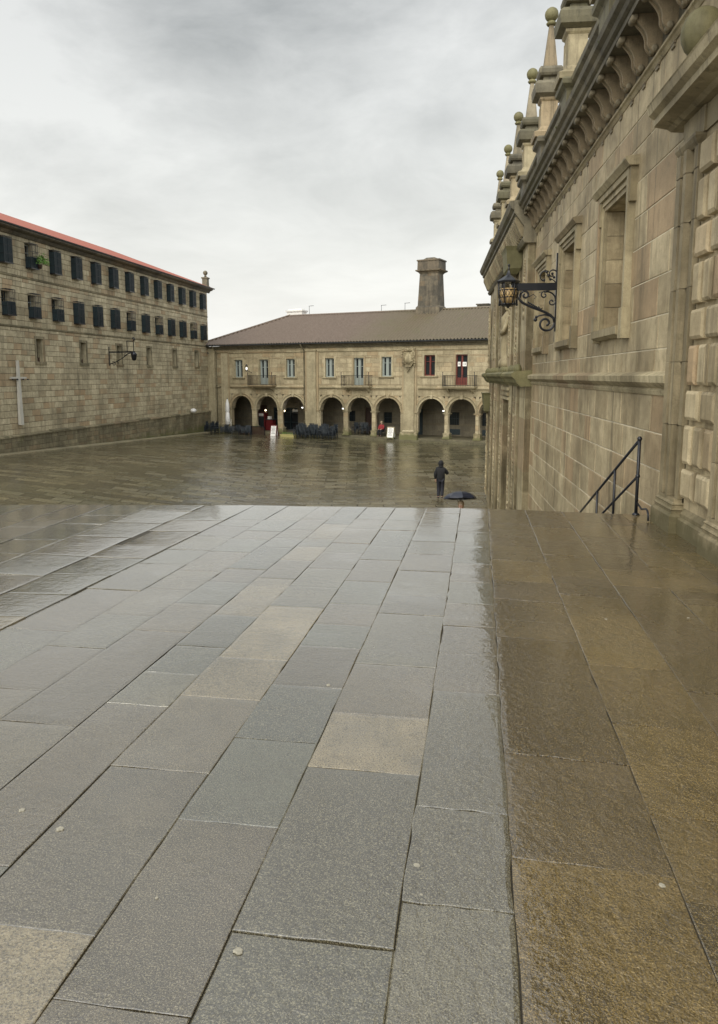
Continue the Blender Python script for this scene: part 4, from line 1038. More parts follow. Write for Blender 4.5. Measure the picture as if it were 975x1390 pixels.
def pinnacle(s):
    x = 2.44; X0, X1, a, b = x-.10, x+.5, s-.32, s+.32
    mb = MB()
    mb.loft([(6.15,-.04),(6.28,-.04),(6.32,0),(6.80,0),(6.84,-.02),(6.90,-.09),(6.98,-.10),(7.02,-.06)], X0, X1, a, b)
    p = mb.build('pinnacle', M['dark_r'], RB, RO)
    mb = MB(); X0, X1, a, b = x-.12, x+.30, s-.21, s+.21
    mb.loft([(7.02,-.12),(7.12,-.14),(7.18,-.04),(7.24,0),(7.28,.02),(7.82,.03),(7.86,-.01),(7.90,-.02)], X0, X1, a, b)
    for y0, y1 in ((a,b),): 
        for q in (-.17,-.01,.15): mb.box(X0+.018,X0+.03,s+q,s+q+.03,7.34,7.76)
    q_ = mb.build('die', M['trim_r'], p); q_.location = (-RO[0],-RO[1],-RO[2])
    mb = MB(); mb.loft([(7.90,-.01),(7.96,-.13),(8.06,-.145),(8.16,-.15),(8.24,-.08),(8.27,.04),(8.36,.06),(8.37,-.02),(8.42,-.05),(8.50,-.06),(8.56,-.02),(8.58,.10)], X0, X1, a, b)
    q_ = mb.build('flared_cap', M['dark_r'], p); q_.location = (-RO[0],-RO[1],-RO[2])
    mb = MB(); cx = (X0+X1)/2; mb.loft([(8.58,0),(8.62,0),(9.52,.10)], cx-.145, cx+.145, s-.145, s+.145)
    q_ = mb.build('obelisk', M['bracket'], p); q_.location = (-RO[0],-RO[1],-RO[2])
    mb = MB(); mb.lathe([(.09,9.50),(.12,9.54),(.07,9.60)], (cx,s,0), 12); mb.ball((cx,s,9.73), .155, 16)
    q_ = mb.build('ball_finial', M['moss'], p); q_.location = (-RO[0],-RO[1],-RO[2])
    return p
for k in range(-4, 6): pinnacle(15.05+3.36*k if k >= 0 else 15.05+3.36*k)
rr = random.Random(8); mb = MB()
for k in range(150):
    s_ = rr.uniform(2, 33); x_ = 2.20+rr.uniform(-.03,.1) if s_ < 21 else 1.98+rr.uniform(0,.1); z_ = 6.14 if s_ < 21 else 6.18
    for b_i in range(rr.randint(2,6)):
        a = rr.uniform(0,6.28); h_ = rr.uniform(.03,.10); mb.add([(x_-.01,s_,z_),(x_+.01,s_+.01,z_),(x_+.05*math.cos(a),s_+.05*math.sin(a),z_+h_)], [(0,1,2)])
    mb.ball((x_+.02,s_,z_), rr.uniform(.02,.05), 6, sc_=(1,1.6,.5))
tag(mb.build('moss_tufts', M['leafdull'], RB, RO), kind='stuff')
# ---- far carved portal (projects from the wall)
XP = 2.44
def vprofile(poly, z0, z1, name, mat, cuts=None):              # poly = [(s, x)...] front line extruded upward in drums
    mb = MB(); zs = [z0]
    while zs[-1] < z1-.01: zs.append(min(z1, zs[-1]+random.uniform(.5,.9)))
    for za, zb in zip(zs[:-1], zs[1:]):
        tn = (random.random(), random.random(), 0)
        for (sa, xa), (sb, xb) in zip(poly[:-1], poly[1:]): mb.quad((xa,sa,za+.004),(xb,sb,za+.004),(xb,sb,zb-.004),(xa,sa,zb-.004), 0, tn)
        mb.add([(x, s_, zb-.004) for s_, x in poly]+[(LW+.3, poly[-1][0], zb-.004),(LW+.3, poly[0][0], zb-.004)], [tuple(range(len(poly)+2))], 0, tn)
    mb.add([(x+.012, s_, z0) for s_, x in poly]+[(x+.012, s_, z1) for s_, x in poly], [(k,k+1,len(poly)+k+1,len(poly)+k) for k in range(len(poly)-1)], 0, (.2,.2,.2))
    return mb.build(name, mat, RB, RO)
vprofile([(20.95,LW+.3),(20.95,2.50),(22.3,2.50),(22.3,2.60),(22.55,2.60),(22.55,2.44),(23.6,2.44),(23.6,2.58),(23.9,2.58),(23.9,2.44),(24.9,2.44),(24.9,3.1)], -4.1, 1.30, 'portal_jamb', M['trim_r'])
vprofile([(26.9,3.1),(26.9,2.44),(28.2,2.44),(28.2,2.56),(28.6,2.56),(28.6,2.36),(30.2,2.36),(30.2,2.56),(31.0,2.56),(31.0,2.36),(31.9,2.36),(31.9,2.50),(32.6,2.52),(32.6,2.45),(34.02,2.45),(34.02,LW+.3)], -4.1, 1.30, 'portal_jamb', M['trim_r'])
mb = MB(); mb.box(3.05,3.12,24.8,27.0,-4.1,.78)
for s_ in (25.0,25.95): 
    for z in (-3.4,-2.4,-1.4,-.5): mb.box(3.02,3.049,s_+.05,s_+.85,z,z+.75)
mb.build('portal_door', M['wood_dark'], RB, RO)
mb = MB(); mb.box(2.46,3.1,24.9,26.9,.80,1.30)
for z, x in ((.80,2.40),(.95,2.36),(1.12,2.38)): mb.box(x,2.47,24.7,27.1,z,z+.10)
mb.build('door_lintel', M['trim_r'], RB, RO)
# entablature between storeys
mb = MB()
for s_, e in ((20.9,22.45),(22.45,24.7),(24.7,27.0),(27.0,30.3),(30.3,32.3),(32.3,34.1)):
    dx = random.choice((0,.03,.05)); mb.extrude([(LW+.2,1.30),(2.40-dx,1.30),(2.36-dx,1.36),(2.30-dx,1.40),(2.26-dx,1.50),(2.16-dx,1.58),(2.15-dx,1.66),(2.24-dx,1.72),(LW+.2,1.78)], 'y', s_+.002, e-.002)
mb.build('portal_entablature', M['moss'], RB, RO)
vprofile([(20.95,LW+.3),(20.95,2.46),(22.1,2.46),(22.1,2.62),(22.5,2.62),(22.5,2.42),(23.6,2.42),(23.6,2.62),(24.3,2.62),(24.3,2.40),(25.3,2.40),(25.3,2.75),(27.9,2.75),(27.9,2.40),(29.0,2.40),(29.0,2.60),(29.8,2.60),(29.8,2.36),(31.2,2.36),(31.2,2.56),(32.2,2.56),(32.2,2.43),(34.02,2.43),(34.02,LW+.3)], 1.72, 5.15, 'portal_upper_storey', M['trim_r'])
def carving(name, specs, mat, seed):
    rr = random.Random(seed)
    for s_, x, z0, z1, w, d in specs:
        mb = MB(); z = z0; w *= .8
        while z < z1:
            r = rr.uniform(.035,.075)
            mb.ball((x+.03, s_+rr.uniform(-.3,.3)*w, z), r, 8, sc_=(.9, rr.uniform(.8,1.5), rr.uniform(.7,1.8)))
            mb.tube([(x+.02,s_-w*.35,z),(x-.01,s_-.02,z+rr.uniform(.03,.12)),(x+.02,s_+w*.35,z+.02)], rr.uniform(.012,.028), 5)
            z += r*rr.uniform(1.0,2.0)
        mb.box(x+.02,x+.05,s_-w*.55,s_-w*.47,z0-.1,z1+.1); mb.box(x+.02,x+.05,s_+w*.47,s_+w*.55,z0-.1,z1+.1)
        mb.build(name, mat, RB, RO)
carving('carved_garland', [(23.1,2.42,-3.9,.9,.45,.8),(24.4,2.42,-3.2,.6,.4,.8),(27.6,2.42,-3.9,.9,.5,.8),(29.4,2.34,-3.8,1.0,.6,.8),(31.4,2.34,-3.4,.9,.4,.7),(33.3,2.32,-3.6,.4,.4,.7)], M['trim_r'], 4)
carving('carved_garland', [(23.0,2.40,2.0,4.9,.5,.9),(24.8,2.38,2.2,4.9,.5,.9),(28.4,2.38,2.0,4.9,.5,.9),(30.5,2.34,2.3,4.6,.6,.9),(33.1,2.32,2.0,4.4,.5,.9),(21.5,2.44,3.2,4.8,.4,.9)], M['trim_r'], 9)
mb = MB()                                                      # mossy row of leaf crests on the entablature
rr = random.Random(2); s = 21.0
while s < 34: mb.ball((2.30,s,1.78), rr.uniform(.06,.12), 7, sc_=(.8,1,1.3)); s += rr.uniform(.16,.35)
mb.build('leaf_crest', M['moss'], RB, RO)
for s_, z in ((33.4,.95),):
    mb = MB(); mb.loft([(-.05,.18),(.05,.06),(.75,.0),(.85,-.04)], 2.14, 2.46, 32.9, 34.1); mb.build('corbel_block', M['moss'], RB, RO)
mb = MB(); mb.loft([(4.55,.14),(4.7,.04),(5.2,.0),(5.32,-.04)], 2.02, 2.5, 22.4, 23.7); mb.build('corbel_block', M['moss'], RB, RO)
# statue niche figure : robed stone figure
mb = MB(); mb.lathe([(.36,1.9),(.34,2.1),(.24,2.2),(.27,2.5),(.22,3.0),(.25,3.4),(.27,3.6),(.14,3.78),(.10,3.82)], (2.55,26.6,0), 14); mb.ball((2.55,26.6,3.98), .16, 12, sc_=(1,.9,1.2)); mb.tube([(2.5,26.35,3.55),(2.36,26.2,3.15),(2.30,26.55,3.05)], .08, 8)
mb.build('niche_figure', M['trim_r'], RB, RO)
mb = MB(); s = 20.85                                           # stepped portal cornice with small dentils
while s < 34.2:
    e = min(34.2, s+1.2); dx = .0
    mb.extrude([(LW+.1,5.15),(2.36,5.15),(2.30,5.24),(2.33,5.30),(2.33,5.58),(2.10,5.90),(2.06,5.92),(2.06,6.0),(1.98,6.06),(1.93,6.18),(1.93,6.22),(LW+.1,6.32)], 'y', s+.002, e-.002); s = e
pc = mb.build('portal_cornice', M['dark_r'], RB, RO)
mb = MB(); s = 21.0
while s < 34.0: mb.extrude([(2.34,5.32),(2.27,5.34),(2.20,5.5),(2.10,5.72),(2.10,5.84),(2.34,5.84)], 'y', s, s+.16); s += .36
q_ = mb.build('dentils', M['trim_r'], pc); q_.location = (-RO[0],-RO[1],-RO[2])
# ---- near rusticated portal frame
XB = 2.615
mb = MB()
mb.box(2.64,LW+.3,7.08,8.00,-.6,4.05); mb.box(2.72,LW+.3,8.0,8.55,-.6,4.05); mb.box(2.64,LW+.3,5.2,6.56,-.6,4.05); mb.box(2.72,LW+.3,6.56,7.08,-.6,4.05); mb.box(2.64,LW+.3,S0,5.2,-.6,4.05); mb.build('portal_panel', M['wall_r'], RB, RO)
zt_list = []                                                   # raised block pattern
mb = MB(); z = .38; cyc = 0
def rblock(s0, s1, z0, z1):
    x = 2.64; d = .075; b = .035
    vs = [(x,s0,z0),(x,s1,z0),(x,s1,z1),(x,s0,z1),(x-d+.02,s0+.004,z0+.004),(x-d+.02,s1-.004,z0+.004),(x-d+.02,s1-.004,z1-.004),(x-d+.02,s0+.004,z1-.004),(x-d,s0+b,z0+b),(x-d,s1-b,z0+b),(x-d,s1-b,z1-b),(x-d,s0+b,z1-b)]
    mb.add(vs, [(8,9,10,11)]+[(k,(k+1)%4,4+(k+1)%4,4+k) for k in range(4)]+[(4+k,4+(k+1)%4,8+(k+1)%4,8+k) for k in range(4)])
for panel in ((7.10,7.98),(5.2,6.55),(3.6,4.9),(2.0,3.3),(.4,1.7)):
    mb = MB()
    z = .34; cyc = 0; A, B = panel
    while z < 3.86:
        if cyc % 2 == 0: hh = .30; n_ = 2
        else: hh = .40; n_ = 3
        w = (B-A)/n_
        for k in range(n_): rblock(A+w*k+.035, A+w*(k+1)-.035, z, z+hh)
        z += hh+.055; cyc += 1
    mb.build('rusticated_panel', M['wall_r'], RB, RO)
def pil(s0, s1):
    mb = MB(); x = 2.64
    zs = [.30]
    while zs[-1] < 3.86: zs.append(min(3.9, zs[-1]+random.uniform(.45,.8)))
    sm = (s0+s1)/2
    for za, zb in zip(zs[:-1], zs[1:]):
        tn = (random.random(),random.random()*.7,0); j = random.uniform(-.004,.004)
        q = s1-s0; poly = [(x,s0),(x-.06+j,s0),(x-.06+j,s0+.20*q),(x+.06,s0+.21*q),(x+.06,s0+.38*q),(x-.10+j,s0+.40*q),(x-.10+j,s0+.56*q),(x+.06,s0+.58*q),(x+.06,s0+.76*q),(x-.09+j,s0+.78*q),(x-.09+j,s1),(x,s1)]
        n_ = len(poly)
        mb.add([(p[0],p[1],za+.003) for p in poly]+[(p[0],p[1],zb-.003) for p in poly], [(k,k+1,n_+k+1,n_+k) for k in range(n_-1)]+[tuple(range(n_)),tuple(range(n_,2*n_))], 0, tn)
    X0, X1 = x-.12, x+.05
    mb.loft([(-.35,0),(.12,0),(.14,.012),(.15,.03),(.175,.03),(.19,.015),(.205,.035),(.23,.04),(.245,.03),(.265,.055),(.30,.06)], X0-.03, X1, s0-.05, s1+.05, 0)
    mb.loft([(3.88,.03),(3.92,.0),(3.96,-.02),(3.99,-.02)], X0+.03, X1, s0-.02, s1+.02, 0)
    mb.build('pilaster', M['trim_base'], RB, RO)
for s0, s1 in ((8.02,8.58),(6.58,7.06)): pil(s0, s1)
mb = MB(); mb.extrude([(2.66,-.45),(2.57,-.45),(2.57,.10),(2.60,.12),(2.60,.16),(2.63,.20),(2.66,.24)], 'y', 7.11, 7.97); mb.extrude([(2.66,-.45),(2.57,-.45),(2.57,.10),(2.60,.12),(2.60,.16),(2.63,.20),(2.66,.24)], 'y', S0, 6.53)
mb.build('plinth', M['trim_base'], RB, RO)
mb = MB()
mb.box(2.60,2.70,7.95,8.58,3.99,4.24); mb.box(2.62,2.70,S0,7.95,3.99,4.24)
mb.extrude([(2.70,4.24),(2.55,4.25),(2.50,4.28),(2.40,4.30),(2.36,4.31),(2.36,4.38),(2.33,4.40),(2.30,4.42),(2.28,4.50),(2.27,4.515),(2.70,4.60)], 'y', S0, 8.86)
mb.build('portal_hood', M['trim_r'], RB, RO)
for s_ in (7.85, 4.6, 1.4):
    mb = MB(); mb.lathe([(.10,4.55),(.07,4.62),(.09,4.66)], (2.50,s_,0), 12); mb.ball((2.50,s_,4.84), .20, 20, sc_=(1,1,1.15)); mb.build('ball_finial', M['moss'], RB, RO)
# ------------------------------------------------------------------ big wall lantern
ls = 17.15; t = empty('wall_lantern', (*Wxy(LW, ls), 3.5), TH)
tag(t, 'black wrought iron lantern with amber glass hanging from a scrolled bracket on the church wall', 'wall lantern')
mb = MB(); mb.box(-.04,-.012,-.025,.025,-1.15,.78); mb.build('wall_plate', M['iron'], t)
mb = MB()
mb.box(-1.00,-.03,-.03,.03,-.02,.14)                          # beam
mb.build('beam', M['iron'], t)
mb = MB()
def sp(c, r0, a0, a1, r1, n=26): return [(c[0]+(r0+(r1-r0)*i/n)*math.cos(a0+(a1-a0)*i/n), 0, c[2]+(r0+(r1-r0)*i/n)*math.sin(a0+(a1-a0)*i/n)) for i in range(n+1)]
mb.tube([(-.80,0,-.10),(-.83,0,-.20),(-.76,0,-.28),(-.64,0,-.34),(-.50,0,-.40),(-.36,0,-.45),(-.24,0,-.50),(-.13,0,-.56),(-.06,0,-.63),(-.035,0,-.72)], .030, 8)
mb.tube(sp((-.225,0,-.74), .19, .15, -7.6, .04, 34), .026, 7)
mb.tube(sp((-.70,0,-.12), .10, 2.9, -4.4, .025, 26), .024, 7)
mb.tube([(-.07,0,-.63),(-.14,0,-.58),(-.26,0,-.55),(-.38,0,-.57),(-.45,0,-.62),(-.46,0,-.68)], .018, 6); mb.ball((-.455,0,-.66), .045, 8); mb.ball((-.44,0,-.60), .035, 8)
mb.tube(sp((-.22,0,-.24), .19, -.1, 1.9, .19, 12), .018, 6)
mb.tube(sp((-.11,0,-.27), .08, .0, -6.3, .02, 20), .016, 6); mb.tube(sp((-.28,0,-.12), .08, 1.5, 7.8, .02, 20), .016, 6)
mb.tube(sp((-.12,0,.33), .12, -.6, 5.6, .03, 28), .015, 6); mb.tube(sp((-.27,0,.28), .13, 1.0, 4.6, .10, 18), .013, 6)
mb.tube([(-.03,0,.14),(-.09,0,.20),(-.18,0,.24),(-.24,0,.36),(-.30,0,.40)], .012, 6)
for q in ((-.12,.34),(-.20,.30),(-.24,.38),(-.08,.26),(-.16,.22),(-.30,.20)): mb.ball((q[0],0,q[1]), .032, 8)
for k in range(9): mb.ball((-.34-.035*k,0,-.44+.020*k), .024, 6)
mb.tube([(-.40,0,-.36),(-.36,0,-.42),(-.30,0,-.40)], .010, 5); mb.tube([(-.62,0,-.16),(-.52,0,-.10),(-.45,0,-.16),(-.50,0,-.20)], .009, 5)
mb.tube([(-.03,0,.10),(-.16,0,-.02),(-.40,0,-.06)], .009, 5)
mb.build('scrollwork', M['iron'], t)
cx = -1.07; zc = .0
mb = MB(); n_ = 6
mb.lathe([(.29,.16),(.30,.20),(.14,.30),(.07,.34),(.05,.40),(.02,.46)], (cx,0,zc), 6, smooth=False)
for k in range(n_):
    a = k*math.pi/3; c_, s_ = math.cos(a), math.sin(a)
    mb.tube([(cx+.26*c_,.26*s_,zc+.17),(cx+.255*c_,.255*s_,zc-.10),(cx+.20*c_,.20*s_,zc-.36)], .014, 5)
    a2 = a+math.pi/3
    mb.ball((cx+.22*math.cos(a),.22*math.sin(a),zc-.37), .035, 7)
    for z in (.165,-.02,-.20,-.36):
        r_ = .26 if z > -.1 else (.24 if z > -.3 else .20); mb.tube([(cx+r_*math.cos(a),r_*math.sin(a),zc+z),(cx+r_*math.cos(a2),r_*math.sin(a2),zc+z)], .012, 5)
    for m_ in range(3):                                        # crossed lattice
        f0, f1 = m_/3, (m_+1)/3; r_ = .252
        A = Vector((cx+r_*math.cos(a),r_*math.sin(a),0)); B = Vector((cx+r_*math.cos(a2),r_*math.sin(a2),0))
        p = A.lerp(B,f0); q = A.lerp(B,f1); mb.tube([(p.x,p.y,zc-.02),(q.x,q.y,zc-.20)], .007, 4); mb.tube([(p.x,p.y,zc-.20),(q.x,q.y,zc-.02)], .007, 4)
        p = A.lerp(B,(f0+f1)/2); mb.tube([(p.x,p.y,zc-.20),(p.x,p.y,zc-.40)], .010, 4); mb.tube([(p.x,p.y,zc+.0),(p.x,p.y,zc+.16)], .007, 4)
mb.lathe([(.20,-.37),(.21,-.36),(.12,-.40),(.04,-.43),(.015,-.46)][::-1], (cx,0,zc), 6, smooth=False)
mb.tube([(cx,0,zc+.44),(cx,0,zc+.56)], .02, 6); mb.ball((cx,0,zc+.58), .035, 8)
mb.tube([(-.98,0,.10),(-1.03,0,.30),(cx,0,zc+.46)], .02, 6)
mb.build('cage', M['iron'], t)
mb = MB(); mb.lathe([(.12,-.34),(.215,-.22),(.225,-.02),(.20,.02)], (cx,0,zc), 12); mb.build('amber_glass', M['amber'], t)
for o in t.children:
    if o.name.startswith(('cage','amber_glass')):
        for v in o.data.vertices: v.co.x = cx+(v.co.x-cx)*.86; v.co.y *= .86; v.co.z = .12+(v.co.z-.12)*.90
# ------------------------------------------------------------------ handrail beside the church wall
s0r, LR = 8.98, 2.42
t = empty('stair_handrail', (*Wxy(LR, s0r), zt(Wxy(LR, s0r)[0])), TH)
tag(t, 'black iron handrail starting at the top of the stairs against the church wall', 'handrail')
zb = -zt(Wxy(LR, s0r)[0]); sl = .449; hT = .85+zb
def post(y, z0, z1, r=.017):
    mb = MB(); mb.tube([(0,y,z0),(0,y,z1)], r, 8); mb.lathe([(.045,0),(.045,.012),(.028,.03)], (0,y,z0), 10); mb.build('post', M['iron'], t)
post(0, 0, hT, .020)
ys = [W(835,642,LR)[0]-s0r, W(811,671,LR)[0]-s0r]
for y in ys+[ys[1]+1.9, ys[1]+3.6, ys[1]+5.3, ys[1]+7.0]: post(y, min(-.15, -sl*y), hT-sl*y+.0)
mb = MB(); mb.ball((0,0,hT+.012), .030, 12); mb.ball((0,-.0,hT*.52), .030, 10); mb.build('knob', M['iron'], t)
mb = MB(); mb.tube([(0,0,hT),(0,3,hT-sl*3),(0,9.0,hT-sl*9.0)], .017, 8); mb.build('handrail', M['iron'], t)
mb = MB(); mb.tube([(0,0,hT*.52),(0,3,hT*.52-sl*3),(0,9.0,hT*.52-sl*9.0)], .015, 8); mb.build('lower_rail', M['iron'], t)
mb = MB(); mb.tube([(0,0,.16),(.02,-.16,.10),(.03,-.30,.13),(.03,-.36,.12),(.03,-.40,.08),(.03,-.41,.01)], .012, 8); mb.build('scroll_end', M['iron'], t)

# ================================================================== PEOPLE
def skinned(name, V, Ed, mat, parent, root, sub=2):
    me = bpy.data.meshes.new(name+'_skin'); keys = list(V); me.from_pydata([V[k][0] for k in keys], [(keys.index(a), keys.index(b)) for a, b in Ed], [])
    o = bpy.data.objects.new(name, me); col.objects.link(o)
    o.modifiers.new('s', 'SKIN'); 
    for i, k in enumerate(keys):
        r = V[k][1]; r = r if isinstance(r, tuple) else (r, r); me.skin_vertices[0].data[i].radius = r; me.skin_vertices[0].data[i].use_root = (k == root)
    s_ = o.modifiers.new('d', 'SUBSURF'); s_.levels = sub; s_.render_levels = sub
    dg = bpy.context.evaluated_depsgraph_get(); ev = o.evaluated_get(dg); m2 = bpy.data.meshes.new_from_object(ev); m2.name = name
    o.modifiers.clear(); o.data = m2; m2.materials.clear(); m2.materials.append(mat)
    for p in m2.polygons: p.use_smooth = True
    o.parent = parent; return o
def figure(loc, rz, label, hood, jacket, trouser, pose, seated=False, hair=None, group=None):
    t = empty('person', loc, rz); tag(t, label, 'person', group)
    P = pose; V = {}
    B = {'pelvis':((0,0,.93),(.125,.10)),'belly':((0,.0,1.08),(.12,.095)),'chest':((0,.01,1.27),(.145,.105)),'neck0':((0,.0,1.43),(.07,.06)),'neck':((0,-.01,1.50),.052),
         'head0':((0,-.02,1.57),(.072,.082)),'head1':((0,-.02,1.66),(.078,.092)),'head2':((0,-.01,1.73),(.060,.070)),
         'shL':((-.17,.01,1.40),.058),'shR':((.17,.01,1.40),.058),'hipL':((-.09,0,.88),.092),'hipR':((.09,0,.88),.092)}
    for k, v in P.items(): B[k] = v
    V.update(B)
    Ed = [('pelvis','belly'),('belly','chest'),('chest','neck0'),('neck0','neck'),('neck','head0'),('head0','head1'),('head1','head2'),('chest','shL'),('chest','shR'),('pelvis','hipL'),('pelvis','hipR'),
          ('shL','elL'),('elL','wrL'),('shR','elR'),('elR','wrR'),('hipL','knL'),('knL','anL'),('hipR','knR'),('knR','anR'),('anL','toL'),('anR','toR')]
    for sd in 'LR':                                            # palms and five fingers
        w = Vector(B['wr'+sd][0]); e = Vector(B['el'+sd][0]); d = (w-e).normalized(); up_ = Vector((0,-1,0)); s_ = d.cross(up_).normalized() if abs(d.dot(up_)) < .9 else Vector((1,0,0)); nrm = s_.cross(d).normalized()
        pm = w+d*.07; V['pm'+sd] = (pm, (.030,.018)); Ed.append(('wr'+sd,'pm'+sd))
        grip = P.get('grip'+sd, 0); 
        for i, (off, ln) in enumerate(((-.027,.060),(-.009,.070),(.009,.066),(.027,.052))):
            a = pm+s_*off+d*.025; b_ = a+d*ln*.5+nrm*(.01+.02*grip); c_ = b_+d*ln*(.45-.75*grip)+nrm*(.012+.02*grip)
            V[f'f{sd}{i}a'] = (a, .0088); V[f'f{sd}{i}b'] = (b_, .008); V[f'f{sd}{i}c'] = (c_, .007); Ed += [('pm'+sd,f'f{sd}{i}a'),(f'f{sd}{i}a',f'f{sd}{i}b'),(f'f{sd}{i}b',f'f{sd}{i}c')]
        a = w+d*.03+s_*.028; b_ = a+d*.03+s_*.025+nrm*.012; V[f't{sd}a'] = (a, .011); V[f't{sd}b'] = (b_, .009); Ed += [('wr'+sd,f't{sd}a'),(f't{sd}a',f't{sd}b')]
    V = {k: v for k, v in V.items() if not k.startswith('grip')}
    skinned('body', V, Ed, M['skin'], t, 'pelvis')
    g = lambda k, r, dz=(0,0,0): (tuple(Vector(B[k][0])+Vector(dz)), r)
    lerp = lambda a, b, f: tuple(Vector(B[a][0]).lerp(Vector(B[b][0]), f))
    J = {'hem':g('pelvis',(.225,.175),(0,0,-.13) if not seated else (0,0,.02)),'waist':g('belly',(.215,.175)),'chest':g('chest',(.235,.185)),'coll':g('neck0',(.11,.10),(0,0,-.01)),'neck':g('neck',(.075,.075),(0,.01,-.01)),
         'shL':g('shL',.105),'shR':g('shR',.105),'elL':g('elL',.085),'elR':g('elR',.085),'wrL':(lerp('elL','wrL',.93),.052),'wrR':(lerp('elR','wrR',.93),.052)}
    skinned('jacket', J, [('hem','waist'),('waist','chest'),('chest','coll'),('coll','neck'),('chest','shL'),('chest','shR'),('shL','elL'),('shR','elR'),('elL','wrL'),('elR','wrR')], jacket, t, 'hem')
    T = {'p':g('pelvis',(.15,.125)),'hL':g('hipL',.115),'hR':g('hipR',.115),'kL':g('knL',.095),'kR':g('knR',.095),'aL':(lerp('knL','anL',1.0),.075),'aR':(lerp('knR','anR',1.0),.075)}
    skinned('trousers', T, [('p','hL'),('p','hR'),('hL','kL'),('hR','kR'),('kL','aL'),('kR','aR')], trouser, t, 'p')
    for sd in 'LR':
        a = Vector(B['an'+sd][0]); o_ = Vector(B['to'+sd][0]); d = (o_-a); d.z = 0; d.normalize()
        skinned('shoe', {'h':(a-d*.035+Vector((0,0,-.025)),(.045,.042)),'m':(a+d*.07+Vector((0,0,-.035)),(.046,.034)),'t':(a+d*.16+Vector((0,0,-.045)),(.042,.024))}, [('h','m'),('m','t')], M['iron'], t, 'h')
    hd = Vector(B['head1'][0])
    if hood:
        mb = MB(); mb.ball(tuple(hd+Vector((0,.035,.01))), .125, 18, sc_=(1,1.05,1.22)); mb.ball(tuple(hd+Vector((0,.06,-.13))), .11, 14, sc_=(1.1,.9,.8)); mb.build('hood', jacket, t, fix=False)
    elif hair:
        mb = MB(); mb.ball(tuple(hd+Vector((0,.03,.035))), .105, 16, sc_=(1,1.0,1.05)); mb.ball(tuple(hd+Vector((0,.055,-.05))), .09, 12, sc_=(1.05,.7,1.3)); mb.build('hair', hair, t, fix=False)
    mb = MB()                                                  # face, looking towards -y
    f = hd+Vector((0,-.0,0))
    mb.tube([tuple(f+Vector((0,-.098,.02))),tuple(f+Vector((0,-.118,-.018)))], .010, 6, r2=.015); mb.ball(tuple(f+Vector((-.078,.0,-.01))), .022, 8, sc_=(.5,.8,1.3)); mb.ball(tuple(f+Vector((.078,.0,-.01))), .022, 8, sc_=(.5,.8,1.3))
    mb.build('nose_and_ears', M['skin'], t, fix=False)
    for sx in (-1,1):
        mb = MB(); mb.ball(tuple(f+Vector((sx*.032,-.083,.018))), .011, 8); mb.build('eye', M['white'], t, fix=False)
    mb = MB(); mb.tube([tuple(f+Vector((-.025,-.089,-.048))),tuple(f+Vector((0,-.095,-.050))),tuple(f+Vector((.025,-.089,-.048)))], .006, 6); mb.build('mouth', M['redwood'], t, fix=False)
    return t
# walker seen from behind (faces +y), right hand raised to the chest / pocket strap, head bowed
wx, wy = hitz(598, 677, G); 
pose = {'head0':((0,.03,1.56),(.072,.082)),'head1':((0,.045,1.64),(.078,.092)),'head2':((0,.05,1.71),(.06,.07)),
 'elL':((-.255,-.01,1.13),.043),'wrL':((-.235,.06,.90),.030),'elR':((.33,.04,1.17),.043),'wrR':((.14,.20,1.27),.030),
 'knL':((-.085,.09,.50),.062),'anL':((-.10,-.03,.10),.042),'toL':((-.12,.12,.03),.035),'knR':((.08,.03,.49),.062),'anR':((.06,-.17,.13),.042),'toR':((.06,-.03,.03),.035)}
# the figure function looks towards -y, so the walker is turned round: mirror the pose front to back
pose = {k: ((-v[0][0], -v[0][1], v[0][2]), v[1]) for k, v in pose.items()}
sw = {}
for k, v in pose.items():
    kk = k[:-1]+({'L':'R','R':'L'}[k[-1]]) if k[-1] in 'LR' else k
    sw[kk] = v
figure((wx, wy, G), math.pi+R(4), 'person in a black hooded jacket and dark trousers walking away across the wet square', True, M['cloth_black'], M['cloth_navy'], sw)
# person under the umbrella, coming towards the stairs
d = ray(626, 680); uY = 23.0; uX = d[0]/d[1]*uY; uz = 0.0
pose = {'elL':((-.22,-.03,1.14),.042),'wrL':((-.22,-.10,.92),.030),'elR':((.20,-.10,1.13),.042),'wrR':((.08,-.24,1.24),.030),'gripR':1,
 'knL':((-.085,-.06,.49),.062),'anL':((-.09,.02,.10),.042),'toL':((-.10,-.13,.03),.035),'knR':((.085,-.01,.49),.062),'anR':((.09,.10,.12),.042),'toR':((.10,-.04,.03),.035)}
figure((uX, uY, G), R(-8), 'person in a pale coat below the top of the stairs, under a navy umbrella', False, M['cloth_beige'], M['cloth_navy'], pose, hair=M['hair'])
t = empty('umbrella', (uX+.0, uY-.12, G+1.24), R(10)); t.rotation_euler = (R(-13), 0, R(10)); t.location.z += .04; tag(t, 'open dark navy umbrella held just beyond the top of the stairs', 'umbrella')
mb = MB(); n_ = 8; m_ = 6; RU = .53; hU = .23; vs = [(0,0,.82)]; zt0 = .82
for k in range(1, 7):
    for j in range(n_*m_):
        a = 2*math.pi*j/(n_*m_); f = k/6; q = (j % m_)/m_; sag = 1-.10*math.sin(q*math.pi)*f; r = RU*math.sin(f*1.25)/math.sin(1.25)*sag
        vs.append((r*math.cos(a), r*math.sin(a), zt0-hU*(1-math.cos(f*1.25))/(1-math.cos(1.25))-.012*math.sin(q*math.pi)*f))
T_ = n_*m_; fs = [(0,1+j,1+(j+1)%T_) for j in range(T_)]+[(1+(k-1)*T_+j,1+k*T_+j,1+k*T_+(j+1)%T_,1+(k-1)*T_+(j+1)%T_) for k in range(1,6) for j in range(T_)]
mb.add(vs, fs, 0, None, False); o = mb.build('canopy', M['brolly'], t); md = o.modifiers.new('t','SOLIDIFY'); md.thickness = .003
